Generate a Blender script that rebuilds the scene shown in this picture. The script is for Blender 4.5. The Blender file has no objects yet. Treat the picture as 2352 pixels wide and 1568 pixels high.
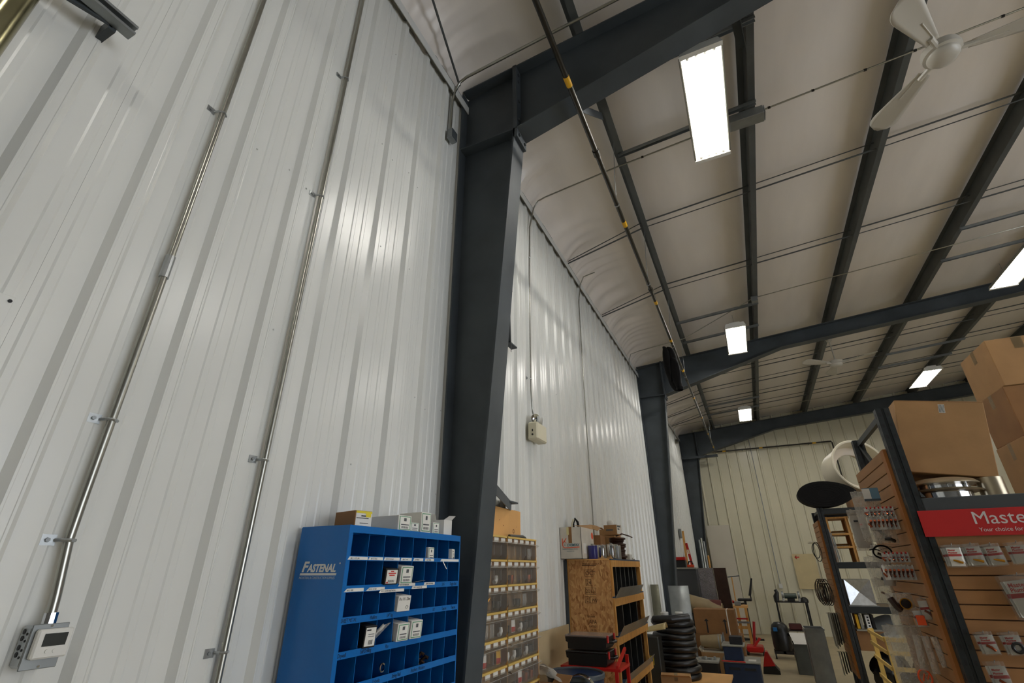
import bpy, bmesh, math, random
from mathutils import Vector, Matrix, Euler, noise

random.seed(7)
SC = bpy.context.scene
COL = SC.collection
PI = math.pi

# ------------------------------------------------------------------ camera
cam_d = bpy.data.cameras.new('camera')
cam_d.sensor_width = 36.0
cam_d.lens = 1100.0 / 2352.0 * 36.0
cam_d.clip_start = 0.05
cam_d.clip_end = 100
cam = bpy.data.objects.new('camera', cam_d)
COL.objects.link(cam)
vz = Vector((1160 - 1176, 784 + 1530, -1100)).normalized()      # world up seen by the camera
vy = Vector((1748 - 1176, 784 - 1300, -1100))                   # along the left wall
vy = (vy - vz * vy.dot(vz)).normalized()
vx = vy.cross(vz)
R3 = Matrix((vx, vy, vz))                                        # camera axes -> world
cam.matrix_world = Matrix.Translation((1.742, 0.0, 1.72)) @ R3.to_4x4()
SC.camera = cam

# ------------------------------------------------------------------ world, exposure
wd = bpy.data.worlds.new('world')
SC.world = wd
wd.use_nodes = True
wd.node_tree.nodes['Background'].inputs[0].default_value = (0.75, 0.85, 1.0, 1)
wd.node_tree.nodes['Background'].inputs[1].default_value = 0.02
SC.view_settings.view_transform = 'Standard'
SC.view_settings.look = 'None'
SC.view_settings.exposure = -0.34
SC.view_settings.gamma = 1.0
SC.view_settings.use_curve_mapping = False
TUBE_EMIT = 62.0
DAY_EMIT = 6.0

# ------------------------------------------------------------------ materials
def lin(c):
    return c / 12.92 if c <= 0.04045 else ((c + 0.055) / 1.055) ** 2.4
def rgb(h):
    h = h.lstrip('#')
    return tuple(lin(int(h[i:i + 2], 16) / 255.0) for i in (0, 2, 4)) + (1.0,)
MATS = {}
def mat(name, hexc, rough=0.5, metal=0.0, var=0.0, scale=6.0, bump=0.0, bscale=30.0, spec=0.5, stretch=(1, 1, 1), hex2=None, trans=0.0, emit=None, estr=0.0, coat=0.0, rvar=0.0):
    if name in MATS:
        return MATS[name]
    m = bpy.data.materials.new(name)
    m.use_nodes = True
    nt = m.node_tree
    b = nt.nodes['Principled BSDF']
    b.inputs['Roughness'].default_value = rough
    b.inputs['Metallic'].default_value = metal
    b.inputs['Specular IOR Level'].default_value = spec
    b.inputs['Coat Weight'].default_value = coat
    b.inputs['Base Color'].default_value = rgb(hexc)
    if emit:
        b.inputs['Emission Color'].default_value = rgb(emit)
        b.inputs['Emission Strength'].default_value = estr
    tc = mp = None
    if var or bump or hex2 or rvar:
        tc = nt.nodes.new('ShaderNodeTexCoord')
        mp = nt.nodes.new('ShaderNodeMapping')
        mp.inputs['Scale'].default_value = stretch
        nt.links.new(tc.outputs['Object'], mp.inputs['Vector'])
    if var or hex2 or rvar:
        n = nt.nodes.new('ShaderNodeTexNoise')
        n.inputs['Scale'].default_value = scale
        n.inputs['Detail'].default_value = 5
        nt.links.new(mp.outputs[0], n.inputs['Vector'])
        if var or hex2:
            r = nt.nodes.new('ShaderNodeValToRGB')
            c = rgb(hexc)
            if hex2:
                c0, c1 = rgb(hex2), c
            else:
                c0 = tuple(max(0, v * (1 - var)) for v in c[:3]) + (1,)
                c1 = tuple(min(1, v * (1 + var)) for v in c[:3]) + (1,)
            r.color_ramp.elements[0].position = 0.35
            r.color_ramp.elements[1].position = 0.65
            r.color_ramp.elements[0].color = c0
            r.color_ramp.elements[1].color = c1
            nt.links.new(n.outputs['Fac'], r.inputs['Fac'])
            nt.links.new(r.outputs[0], b.inputs['Base Color'])
        if rvar:
            mr = nt.nodes.new('ShaderNodeMapRange')
            mr.inputs['To Min'].default_value = max(0.02, rough - rvar)
            mr.inputs['To Max'].default_value = rough + rvar
            nt.links.new(n.outputs['Fac'], mr.inputs['Value'])
            nt.links.new(mr.outputs[0], b.inputs['Roughness'])
    if bump:
        n2 = nt.nodes.new('ShaderNodeTexNoise')
        n2.inputs['Scale'].default_value = bscale
        n2.inputs['Detail'].default_value = 4
        nt.links.new(mp.outputs[0], n2.inputs['Vector'])
        bp = nt.nodes.new('ShaderNodeBump')
        bp.inputs['Strength'].default_value = bump
        bp.inputs['Distance'].default_value = 0.01
        nt.links.new(n2.outputs['Fac'], bp.inputs['Height'])
        nt.links.new(bp.outputs[0], b.inputs['Normal'])
    MATS[name] = m
    return m

def clear_mat(name, hexc, mixf=0.25, rough=0.12, bump=0.0, bscale=40.0):
    """thin clear plastic: mostly see-through, with a glossy skin"""
    if name in MATS:
        return MATS[name]
    m = bpy.data.materials.new(name)
    m.use_nodes = True
    nt = m.node_tree
    b = nt.nodes['Principled BSDF']
    b.inputs['Base Color'].default_value = rgb(hexc)
    b.inputs['Roughness'].default_value = rough
    tr = nt.nodes.new('ShaderNodeBsdfTransparent')
    tr.inputs[0].default_value = (0.985, 0.98, 0.97, 1)
    fr = nt.nodes.new('ShaderNodeFresnel')
    fr.inputs['IOR'].default_value = 1.45
    ad = nt.nodes.new('ShaderNodeMath')
    ad.operation = 'ADD'
    ad.use_clamp = True
    ad.inputs[1].default_value = mixf
    nt.links.new(fr.outputs[0], ad.inputs[0])
    mx = nt.nodes.new('ShaderNodeMixShader')
    nt.links.new(ad.outputs[0], mx.inputs[0])
    nt.links.new(tr.outputs[0], mx.inputs[1])
    nt.links.new(b.outputs[0], mx.inputs[2])
    nt.links.new(mx.outputs[0], nt.nodes['Material Output'].inputs[0])
    if bump:
        tc = nt.nodes.new('ShaderNodeTexCoord')
        n2 = nt.nodes.new('ShaderNodeTexNoise')
        n2.inputs['Scale'].default_value = bscale
        nt.links.new(tc.outputs['Object'], n2.inputs['Vector'])
        bp = nt.nodes.new('ShaderNodeBump')
        bp.inputs['Strength'].default_value = bump
        bp.inputs['Distance'].default_value = 0.01
        nt.links.new(n2.outputs['Fac'], bp.inputs['Height'])
        nt.links.new(bp.outputs[0], b.inputs['Normal'])
        nt.links.new(bp.outputs[0], fr.inputs['Normal'])
    MATS[name] = m
    return m

M_PANEL = mat('painted_wall_panel', '#dedfda', 0.25, 0, 0.025, 0.8, 0.05, 1.6, 0.5, rvar=0.05)
M_PANELB = mat('warm_lit_back_panel', '#d8d3ba', 0.28, 0, 0.03, 1.2, 0.05, 2.0)  # warm cast of the light at the far end is put into this colour
M_TRIMW = mat('white_trim_steel', '#cfd0cc', 0.4, 0, 0.04, 3)
M_STEEL = mat('slate_primer_steel', '#43494d', 0.5, 0.0, 0.16, 2.5, 0.05, 12, 0.35)
M_PURLIN = mat('purlin_steel', '#505352', 0.5, 0.0, 0.12, 3, 0, 10, 0.4)
M_VINYL = mat('insulation_vinyl', '#e4ddd5', 0.34, 0, 0.035, 1.5, 0.25, 2.2, 0.5, (2.6, 0.5, 1))
M_FLOOR = mat('concrete_floor', '#ad9f80', 0.45, 0, 0.10, 2.0, 0.05, 20)
M_GALV = mat('galvanised_steel', '#aeb2b3', 0.33, 0.85, 0.12, 9, 0, 20, rvar=0.1)
M_GALVD = mat('galvanised_dull', '#8e9292', 0.45, 0.7, 0.12, 7)
M_CONDUIT = mat('conduit_zinc', '#a7a79e', 0.28, 0.9, 0.06, 20)
M_PIPE = mat('gas_pipe_black', '#2d2a22', 0.38, 0.25, 0.2, 10)
M_YEL = mat('yellow_band', '#d9a516', 0.5)
M_BLUE = mat('blue_enamel', '#0a66b0', 0.30, 0, 0.06, 3, 0.03, 60)
M_WHITE = mat('white_plastic', '#dcdbd4', 0.4)
M_PAPER = mat('white_paper', '#e4e2da', 0.7, 0, 0.03, 10)
M_WCARD = mat('white_carton', '#dcdad2', 0.65, 0, 0.04, 8)
M_KRAFT = mat('kraft_cardboard', '#a07a4e', 0.75, 0, 0.07, 6, 0.04, 60)
M_KRAFT2 = mat('brown_cardboard', '#8a6238', 0.75, 0, 0.08, 6, 0.04, 60)
M_TAPE = clear_mat('packing_tape', '#d9c49a', 0.18, 0.12)
M_BLACK = mat('black_plastic', '#131313', 0.4, 0, 0.1, 10)
M_INK = mat('black_ink', '#17181a', 0.6)
M_GREYINK = mat('grey_ink', '#55585a', 0.7)
M_RED = mat('red_paint', '#b3140c', 0.4, 0, 0.06, 8)
M_REDS = mat('sign_red', '#b00c07', 0.6, 0, 0.03, 4)
M_SLAT = mat('slatwall_brown', '#9c7044', 0.6, 0, 0.07, 4, 0.03, 40, 0.4, (1, 1, 6))
M_SLATE = mat('slatwall_edge', '#9a5f22', 0.6)
M_PLY = mat('plywood', '#d8a666', 0.6, 0, 0.10, 3.0, 0.03, 20, 0.4, (1, 1, 0.25))
M_PINE = mat('pine_strip', '#cfae5e', 0.55, 0, 0.09, 8, 0.02, 30, 0.4, (1, 0.3, 1))
M_WOOD = mat('timber', '#c8944f', 0.6, 0, 0.14, 8, 0.03, 30, 0.4, (4, 4, 0.6))
M_CLEAR = clear_mat('clear_bin_plastic', '#d8d2c6', 0.03, 0.08)
M_POLY = clear_mat('poly_bag', '#d9d6cf', 0.05, 0.14, 0.6, 22)
M_POLYM = clear_mat('milky_poly_bag', '#dedad0', 0.30, 0.25, 1.0, 26)
M_BRASS = mat('brass', '#c08a2e', 0.3, 0.9, 0.1, 20)
M_COPPER = mat('copper', '#8a4426', 0.3, 0.85, 0.15, 20)
M_RACK = mat('rack_steel', '#23282a', 0.42, 0.1, 0.12, 5, 0, 10, 0.5)
M_RACKG = mat('rack_grey', '#3d4143', 0.5, 0, 0.06, 5)
M_GREEN = mat('label_green', '#3f8f62', 0.6)
M_YLAB = mat('label_yellow', '#e2cf2a', 0.6)
M_REDL = mat('label_red', '#c43a2e', 0.6)
M_ORANGE = mat('orange_dot', '#e0501c', 0.6)
M_TEAL = mat('teal_ink', '#2c6a78', 0.6)
M_RUB = mat('black_rubber', '#0c0b0a', 0.75, 0, 0.2, 8, 0.15, 30, 0.2)
M_CHROME = mat('chrome', '#d6d8da', 0.12, 1.0)
def osb_mat():
    m = bpy.data.materials.new('osb_flakes'); m.use_nodes = True
    nt = m.node_tree; b = nt.nodes['Principled BSDF']; b.inputs['Roughness'].default_value = .65
    tc = nt.nodes.new('ShaderNodeTexCoord'); n1 = nt.nodes.new('ShaderNodeTexNoise'); n1.inputs['Scale'].default_value = 6
    mp = nt.nodes.new('ShaderNodeMapping'); mp.inputs['Scale'].default_value = (80, 80, 30); mp.inputs['Rotation'].default_value = (0, .35, 0)
    mx = nt.nodes.new('ShaderNodeMixRGB'); mx.inputs[0].default_value = .10
    nt.links.new(tc.outputs['Object'], n1.inputs['Vector']); nt.links.new(tc.outputs['Object'], mx.inputs[1]); nt.links.new(n1.outputs['Color'], mx.inputs[2])
    nt.links.new(mx.outputs[0], mp.inputs['Vector'])
    v = nt.nodes.new('ShaderNodeTexVoronoi'); v.inputs['Scale'].default_value = 1.0; v.inputs['Randomness'].default_value = 1.0
    nt.links.new(mp.outputs[0], v.inputs['Vector'])
    r = nt.nodes.new('ShaderNodeValToRGB')
    for p, c in ((0.0, '#8f5c2c'), (.25, '#b5824c'), (.6, '#c4925a'), (1.0, '#d3a76e')):
        e = r.color_ramp.elements[0] if p == 0 else (r.color_ramp.elements[-1] if p == 1.0 else r.color_ramp.elements.new(p))
        e.color = rgb(c); e.position = p
    sep = nt.nodes.new('ShaderNodeSeparateColor'); nt.links.new(v.outputs['Color'], sep.inputs[0])
    nt.links.new(sep.outputs[0], r.inputs['Fac']); nt.links.new(r.outputs[0], b.inputs['Base Color'])
    return m
M_OSB = osb_mat()
M_SCREEN = mat('lcd_screen', '#20241f', 0.25)
M_BEIGE = mat('beige_plastic', '#d6cfb4', 0.45)
M_SILV = mat('brushed_alu', '#b6aa92', 0.3, 0.75, 0.06, 8)
M_FOIL = mat('bubble_foil', '#a6a4aa', 0.25, 0.85, 0.12, 14, 0.8, 60)
M_FANW = mat('fan_white', '#bdb9ae', .35)
M_TUBE = mat('lamp_tube', '#fff8e8', 0.4, emit='#fffcf6', estr=TUBE_EMIT)
M_NAVY = mat('navy_paint', '#16263f', 0.45, 0, 0.12, 6)
M_GREYT = mat('worn_grey_top', '#8f8d82', 0.55, 0.1, 0.12, 10)

# ------------------------------------------------------------------ mesh helpers
class MB:
    def __init__(s):
        s.v = []; s.f = []
    def add(s, vs, fs, M=None):
        o = len(s.v)
        s.v += [(M @ Vector(p)) if M is not None else Vector(p) for p in vs]
        s.f += [tuple(i + o for i in q) for q in fs]
        return s
    def box(s, x0, x1, y0, y1, z0, z1, M=None):
        vs = [(x0, y0, z0), (x1, y0, z0), (x1, y1, z0), (x0, y1, z0), (x0, y0, z1), (x1, y0, z1), (x1, y1, z1), (x0, y1, z1)]
        return s.add(vs, [(3, 2, 1, 0), (4, 5, 6, 7), (0, 1, 5, 4), (1, 2, 6, 5), (2, 3, 7, 6), (3, 0, 4, 7)], M)
    def cbox(s, x0, x1, y0, y1, z0, z1, c=0.004, M=None):
        """box with chamfered edges"""
        bm = bmesh.new()
        bmesh.ops.create_cube(bm, size=1)
        for w in bm.verts:
            w.co = Vector(((x0 + x1) / 2 + w.co.x * (x1 - x0), (y0 + y1) / 2 + w.co.y * (y1 - y0), (z0 + z1) / 2 + w.co.z * (z1 - z0)))
        bmesh.ops.bevel(bm, geom=list(bm.edges), offset=c, segments=1, affect='EDGES', profile=0.5)
        bm.verts.index_update()
        s.add([w.co.copy() for w in bm.verts], [tuple(w.index for w in q.verts) for q in bm.faces], M)
        bm.free()
        return s
    def cyl(s, p0, p1, r, n=12, r1=None, caps=True, M=None):
        p0, p1 = Vector(p0), Vector(p1)
        d = (p1 - p0).normalized()
        a = d.orthogonal().normalized(); b = d.cross(a)
        r1 = r if r1 is None else r1
        vs = []
        for p, rr in ((p0, r), (p1, r1)):
            for k in range(n):
                t = 2 * PI * k / n
                vs.append(p + (a * math.cos(t) + b * math.sin(t)) * rr)
        fs = [(k, (k + 1) % n, n + (k + 1) % n, n + k) for k in range(n)]
        if caps:
            fs += [tuple(range(n))[::-1], tuple(range(n, 2 * n))]
        return s.add(vs, fs, M)
    def tube(s, pts, r, n=8, closed=False, caps=True, M=None):
        pts = [Vector(p) for p in pts]
        m = len(pts); vs = []; ref = None
        for i, p in enumerate(pts):
            if closed:
                d = pts[(i + 1) % m] - pts[i - 1]
            else:
                d = pts[min(i + 1, m - 1)] - pts[max(i - 1, 0)]
            d.normalize()
            a = d.orthogonal().normalized() if ref is None else (ref - d * ref.dot(d)).normalized()
            ref = a; b = d.cross(a)
            rr = r[i] if isinstance(r, (list, tuple)) else r
            for k in range(n):
                t = 2 * PI * k / n
                vs.append(p + (a * math.cos(t) + b * math.sin(t)) * rr)
        fs = []
        for i in range(m if closed else m - 1):
            j = (i + 1) % m
            fs += [(i * n + k, i * n + (k + 1) % n, j * n + (k + 1) % n, j * n + k) for k in range(n)]
        if caps and not closed:
            fs += [tuple(range(n))[::-1], tuple(range((m - 1) * n, m * n))]
        return s.add(vs, fs, M)
    def lathe(s, prof, c=(0, 0, 0), axis='Z', n=32, M=None):
        vs = []; c = Vector(c)
        for r, h in prof:
            for k in range(n):
                t = 2 * PI * k / n
                q = (r * math.cos(t), r * math.sin(t), h)
                if axis == 'Y': q = (q[0], q[2], q[1])
                if axis == 'X': q = (q[2], q[0], q[1])
                vs.append(c + Vector(q))
        fs = []
        for i in range(len(prof) - 1):
            fs += [(i * n + k, i * n + (k + 1) % n, (i + 1) * n + (k + 1) % n, (i + 1) * n + k) for k in range(n)]
        return s.add(vs, fs, M)
    def prism(s, poly, axis, a0, a1, M=None):
        """polygon in the two other axes, extruded along axis"""
        def P(u, v, w):
            return {'X': (w, u, v), 'Y': (u, w, v), 'Z': (u, v, w)}[axis]
        n = len(poly)
        vs = [P(u, v, a0) for u, v in poly] + [P(u, v, a1) for u, v in poly]
        fs = [tuple(range(n))[::-1], tuple(range(n, 2 * n))] + [(k, (k + 1) % n, n + (k + 1) % n, n + k) for k in range(n)]
        return s.add(vs, fs, M)
    def grid(s, fn, nu, nv, M=None):
        vs = [fn(i / nu, j / nv) for j in range(nv + 1) for i in range(nu + 1)]
        fs = [(j * (nu + 1) + i, j * (nu + 1) + i + 1, (j + 1) * (nu + 1) + i + 1, (j + 1) * (nu + 1) + i) for j in range(nv) for i in range(nu)]
        return s.add(vs, fs, M)
    def build(s, name, m, parent=None, smooth=False, fix=True):
        off = wloc(parent) if parent is not None else Vector((0, 0, 0))
        me = bpy.data.meshes.new(name)
        me.from_pydata([p - off for p in s.v], [], s.f)
        if fix:
            bm = bmesh.new(); bm.from_mesh(me)
            bmesh.ops.recalc_face_normals(bm, faces=bm.faces)
            bm.to_mesh(me); bm.free()
        me.materials.append(m)
        if smooth:
            for p in me.polygons: p.use_smooth = True
            me.set_sharp_from_angle(angle=0.7)
        return link(name, me, parent)

def link(name, me, parent=None):
    o = bpy.data.objects.new(name, me)
    COL.objects.link(o)
    if parent is not None:
        o.parent = parent
    return o
def wloc(o):
    v = Vector((0, 0, 0))
    while o is not None:
        v += o.location; o = o.parent
    return v
def tag(o, label=None, cat=None, group=None, kind=None):
    if label: o['label'] = label
    if cat: o['category'] = cat
    if group: o['group'] = group
    if kind: o['kind'] = kind
    return o
def thing(name, loc, label, cat, group=None):
    o = bpy.data.objects.new(name, None)
    o.empty_display_size = 0.05
    COL.objects.link(o)
    o.location = loc
    return tag(o, label, cat, group)
def copy_tree(o, parent=None):
    c = o.copy(); COL.objects.link(c); c.parent = parent
    for ch in list(o.children):
        copy_tree(ch, c)
    return c
def struct(name, mb, m, label=None, cat=None, smooth=False):
    o = mb.build(name, m, None, smooth)
    o['kind'] = 'structure'
    if label: o['label'] = label
    if cat: o['category'] = cat
    return o
def textmesh(txt, size, shear=0.0, width=1.0, extr=0.0006, spacing=1.0, bold=0.0, align='LEFT'):
    cu = bpy.data.curves.new('t', 'FONT')
    cu.body = txt; cu.size = size; cu.shear = shear; cu.extrude = extr; cu.space_character = spacing
    cu.offset = bold; cu.align_x = align; cu.resolution_u = 3
    o = bpy.data.objects.new('t', cu); COL.objects.link(o)
    dg = bpy.context.evaluated_depsgraph_get()
    me = bpy.data.meshes.new_from_object(o.evaluated_get(dg))
    vs = [Vector((v.co.x * width, v.co.y, v.co.z)) for v in me.vertices]
    fs = [tuple(p.vertices) for p in me.polygons]
    bpy.data.objects.remove(o); bpy.data.curves.remove(cu); bpy.data.meshes.remove(me)
    return vs, fs
def frame(o, u, v):
    """matrix taking text (x,y,z) to origin o with x along u, y along v"""
    u = Vector(u).normalized(); v = Vector(v).normalized(); w = u.cross(v)
    return Matrix(((u.x, v.x, w.x, o[0]), (u.y, v.y, w.y, o[1]), (u.z, v.z, w.z, o[2]), (0, 0, 0, 1)))
def lettering(txt, size, o, u, v, m, parent, name='lettering', **k):
    mb = MB(); vs, fs = textmesh(txt, size, **k)
    mb.add(vs, fs, frame(o, u, v))
    return mb.build(name, m, parent, fix=False)
def TR(loc, rz=0, ry=0, rx=0):
    return Matrix.Translation(loc) @ Euler((rx, ry, rz), 'XYZ').to_matrix().to_4x4()

# ================================================================== THE BUILDING
RX1, RY0, RY1 = 11.5, -6.0, 17.5
PITCH = 0.29
def purlin_z(x):      # underside of the purlins = top of the rafters
    return 5.80 + 0.075 * x
def roof_z(x):        # insulation sheet on top of the purlins
    return 6.035 + 0.075 * x - 0.33 * math.exp(-max(x, 0) / 0.16)

struct('floor', MB().box(-0.1, RX1, RY0, RY1 + 0.1, -0.12, 0), M_FLOOR, 'smooth beige concrete floor of the workshop', 'floor')

def fab(x, y):
    z = roof_z(x)
    z -= 0.018 * math.sin(PI * ((x - 1.16) / 1.37 % 1.0))
    w = math.exp(-max(x, 0) / 0.30)
    z += w * 0.06 * math.sin(9.0 * y + 2.5 * math.sin(1.7 * y) + 3 * x)
    z += w * 0.02 * math.sin(23.0 * y + 4 * math.sin(2.1 * y) - 5 * x)
    w2 = math.exp(-max(x - .05, 0) / 0.22) * (0.5 + 0.5 * math.sin(3.3 * y + 1.0))
    z += w2 * 0.014 * math.sin(46.0 * y + 6 * math.sin(3.1 * y) + 9 * x * math.sin(1.7 * y))
    z += 0.006 * noise.noise(Vector((x * 2.2, y * 0.7, 3.1)))
    z += 0.006 * math.sin(6 * x + 3.0 * noise.noise(Vector((x, y * 0.8, 0))) + 1.3 * y) * noise.noise(Vector((x * 0.7, y * 0.5, 9)))
    return z
XS = [0.0, .03, .06, .1, .14, .19, .25, .31, .38, .46, .55, .65] + [0.75 + 0.125 * i for i in range(87)]
mb = MB()
ny = 760
ys = [RY0 + (RY1 - RY0) * j / ny for j in range(ny + 1)]
vs = [(x, y, fab(x, y)) for y in ys for x in XS]
nx = len(XS)
fs = [(j * nx + i, j * nx + i + 1, (j + 1) * nx + i + 1, (j + 1) * nx + i) for j in range(ny) for i in range(nx - 1)]
mb.add(vs, fs)
ceil = struct('ceiling', mb, M_VINYL, 'white vinyl roof insulation stretched above the purlins', 'ceiling', smooth=True)

# ---- walls: backing sheet + ribbed liner panels
struct_wl = struct('wall_left', MB().box(-0.10, -0.012, RY0, RY1 + 0.1, 0, 6.0), M_TRIMW, 'tall white ribbed metal wall along the left side', 'wall')
struct_wb = struct('wall_back', MB().prism([(0, 0), (RX1, 0), (RX1, roof_z(RX1)), (0.3, roof_z(0.3)), (0, 5.9)], 'Y', RY1 + 0.012, RY1 + 0.1), M_TRIMW, 'white ribbed metal gable wall at the far end', 'wall')
struct('wall_right', MB().box(RX1, RX1 + 0.1, RY0, RY1 + 0.1, 0, 7.1), mat('right_wall_paint', '#a9a69c', .5), 'plain pale wall on the far right side', 'wall')
struct('wall_front', MB().prism([(0, 0), (RX1, 0), (RX1, roof_z(RX1)), (0, 5.9)], 'Y', RY0 - 0.1, RY0), mat('front_wall_paint', '#77756e', .6), 'plain grey wall behind the viewer', 'wall')

# glazed overhead door in the right wall: the cool daylight on the left wall
wf = struct('door_1', MB().box(RX1 - .06, RX1, -2.6, -2.5, 0, 4.4).box(RX1 - .06, RX1, 4.7, 4.8, 0, 4.4).box(RX1 - .06, RX1, -2.5, 4.7, 4.3, 4.4), M_WHITE, 'white framed glazed overhead door in the right wall', 'door')
for i in range(5):
    for j in range(4):
        MB().box(RX1 - .03, RX1 - .02, -2.48 + 1.44 * i, -1.10 + 1.44 * i, .3 + 1.0 * j, 1.26 + 1.0 * j).build('pane', mat('daylit_pane', '#dfe9f5', 0.2, emit='#eaf0fa', estr=DAY_EMIT), wf)
    for j in range(5):
        MB().box(RX1 - .04, RX1 - .015, -2.50 + 1.44 * i, -1.08 + 1.44 * i, (0, 1.265, 2.265, 3.265, 4.265)[j], (.295, 1.295, 2.295, 3.295, 4.295)[j]).build('door_rail', M_WHITE, wf)

def profile(nrib):
    """(along, depth) points of nrib ribs starting at 0"""
    pts = [(0.0, 0.0)]
    for k in range(nrib):
        c = (k + 0.5) * PITCH
        pts += [(c - .037, 0), (c - .018, .025), (c - .012, .025), (c - .010, .0235), (c + .010, .0235), (c + .012, .025), (c + .018, .025), (c + .037, 0)]
        for q in (1, 2):
            m_ = c + .037 + (PITCH - .074) * q / 3
            if m_ < (k + 1) * PITCH:
                pts += [(m_ - .016, 0), (m_ - .010, .0035), (m_ + .010, .0035), (m_ + .016, 0)]
        nxt = (k + 1) * PITCH
        m_ = nxt + PITCH / 2 - .037 - (PITCH - .074) / 3
        pts.append((nxt, 0))
    # second minor rib sits left of each main rib
    out = []
    for k in range(nrib):
        c = (k + 0.5) * PITCH
        m_ = c - .037 - (PITCH - .074) / 3
        if m_ > k * PITCH:
            out += [(m_ - .016, 0), (m_ - .010, .0035), (m_ + .010, .0035), (m_ + .016, 0)]
    return sorted(set(pts + out))
PROF = profile(3)
PW = 3 * PITCH
Y00 = 0.62 - PITCH / 2 - PW * 7        # puts a rib at y = 0.62
def panel_mb(z0, ztop, map_fn):
    mb = MB()
    n = len(PROF)
    vs = [map_fn(a, d, z0) for a, d in PROF] + [map_fn(a, d, ztop(a)) for a, d in PROF]
    # lap edge folds back so that neighbouring panels show a seam
    fs = [(k, k + 1, n + k + 1, n + k) for k in range(n - 1)]
    mb.add(vs, fs)
    a, d = PROF[-1]
    mb.add([map_fn(a, 0, z0), map_fn(a, 0, ztop(a)), map_fn(a, -0.010, ztop(a)), map_fn(a, -0.010, z0)], [(0, 1, 2, 3)])
    a, d = PROF[0]
    mb.add([map_fn(a, 0, z0), map_fn(a, 0, ztop(a)), map_fn(a, -0.010, ztop(a)), map_fn(a, -0.010, z0)], [(3, 2, 1, 0)])
    return mb
proto = None
k = 0
y = Y00
while y < RY1 - 0.1:
    if y > RY0 - PW:
        if proto is None:
            w = panel_mb(0.0, lambda a: 5.62, lambda a, d, z: (d, a * (1 - 0.0006 / PW), z))
            proto = w.build('wall_panel', M_PANEL, struct_wl, fix=False)
            proto.location = (0, y, 0)
        else:
            o = proto.copy(); COL.objects.link(o); o.parent = struct_wl; o.location = (0, y, 0)
    y += PW
x = 0.02
PROF0 = PROF
PROF = [(0.0, 0.0)]
for k in range(3):
    c = (k + .5) * .31
    PROF += [(c - .036, 0), (c - .013, .036), (c + .013, .036), (c + .036, 0)]
PROF.append((.93, 0.0))
PW = .93
while x < RX1 - PW:
    w = panel_mb(0.0, lambda a: roof_z(max(x + a, .25)) - 0.02, lambda a, d, z: (x + a * (1 - 0.001 / PW), RY1 - d, z))
    w.build('wall_panel', M_PANELB, struct_wb, fix=False)
    x += PW
# screw heads on the near wall (rows at the girts)
mb = MB()
for gz in (1.35, 2.17, 2.66, 3.5, 4.25, 5.2):
    yy = Y00
    while yy < 10.0:
        if yy > -0.6:
            for dy in (PITCH * 0.5 + .055, PITCH * 0.5 - .058):
                if random.random() < 0.3:
                    c = Vector((0.0, yy + dy, gz + random.uniform(-.03, .03)))
                    mb.cyl(c, c + Vector((.0015, 0, 0)), .0055, 8)
                    mb.cyl(c, c + Vector((.005, 0, 0)), .0035, 6)
        yy += PITCH
o = mb.build('screw_heads', M_TRIMW, struct_wl); o['kind'] = 'stuff'
# small access plate low on the wall at the picture's left edge
pl = MB().cbox(0.002, 0.008, 0.30, 0.455, 2.20, 2.41, 0.001).build('cover_plate', M_PANEL, struct_wl)
MB().cyl((.006, .447, 2.395), (.011, .447, 2.395), .005, 8).build('screw', M_INK, pl)

# eave trim, wainscot
mb = MB()
mb.box(.045, .051, RY0, RY1, 5.585, 5.668)
mb.box(-.012, .051, RY0, RY1, 5.668, 5.674)
t = struct('trim_1', mb, M_TRIMW, 'thin white eave trim along the top of the left wall', 'trim')
struct('trim_2', MB().box(-.012, .026, RY0, RY1, 5.675, 5.74), M_STEEL, 'dark eave strut edge above the white trim', 'trim')
struct('trim_3', MB().box(.027, .039, 3.86, 4.84, 0.0, 1.26), mat('tan_board', '#b5a27e', 0.6, 0, 0.08, 4), 'tan board lining the foot of the left wall', 'trim')

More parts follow.
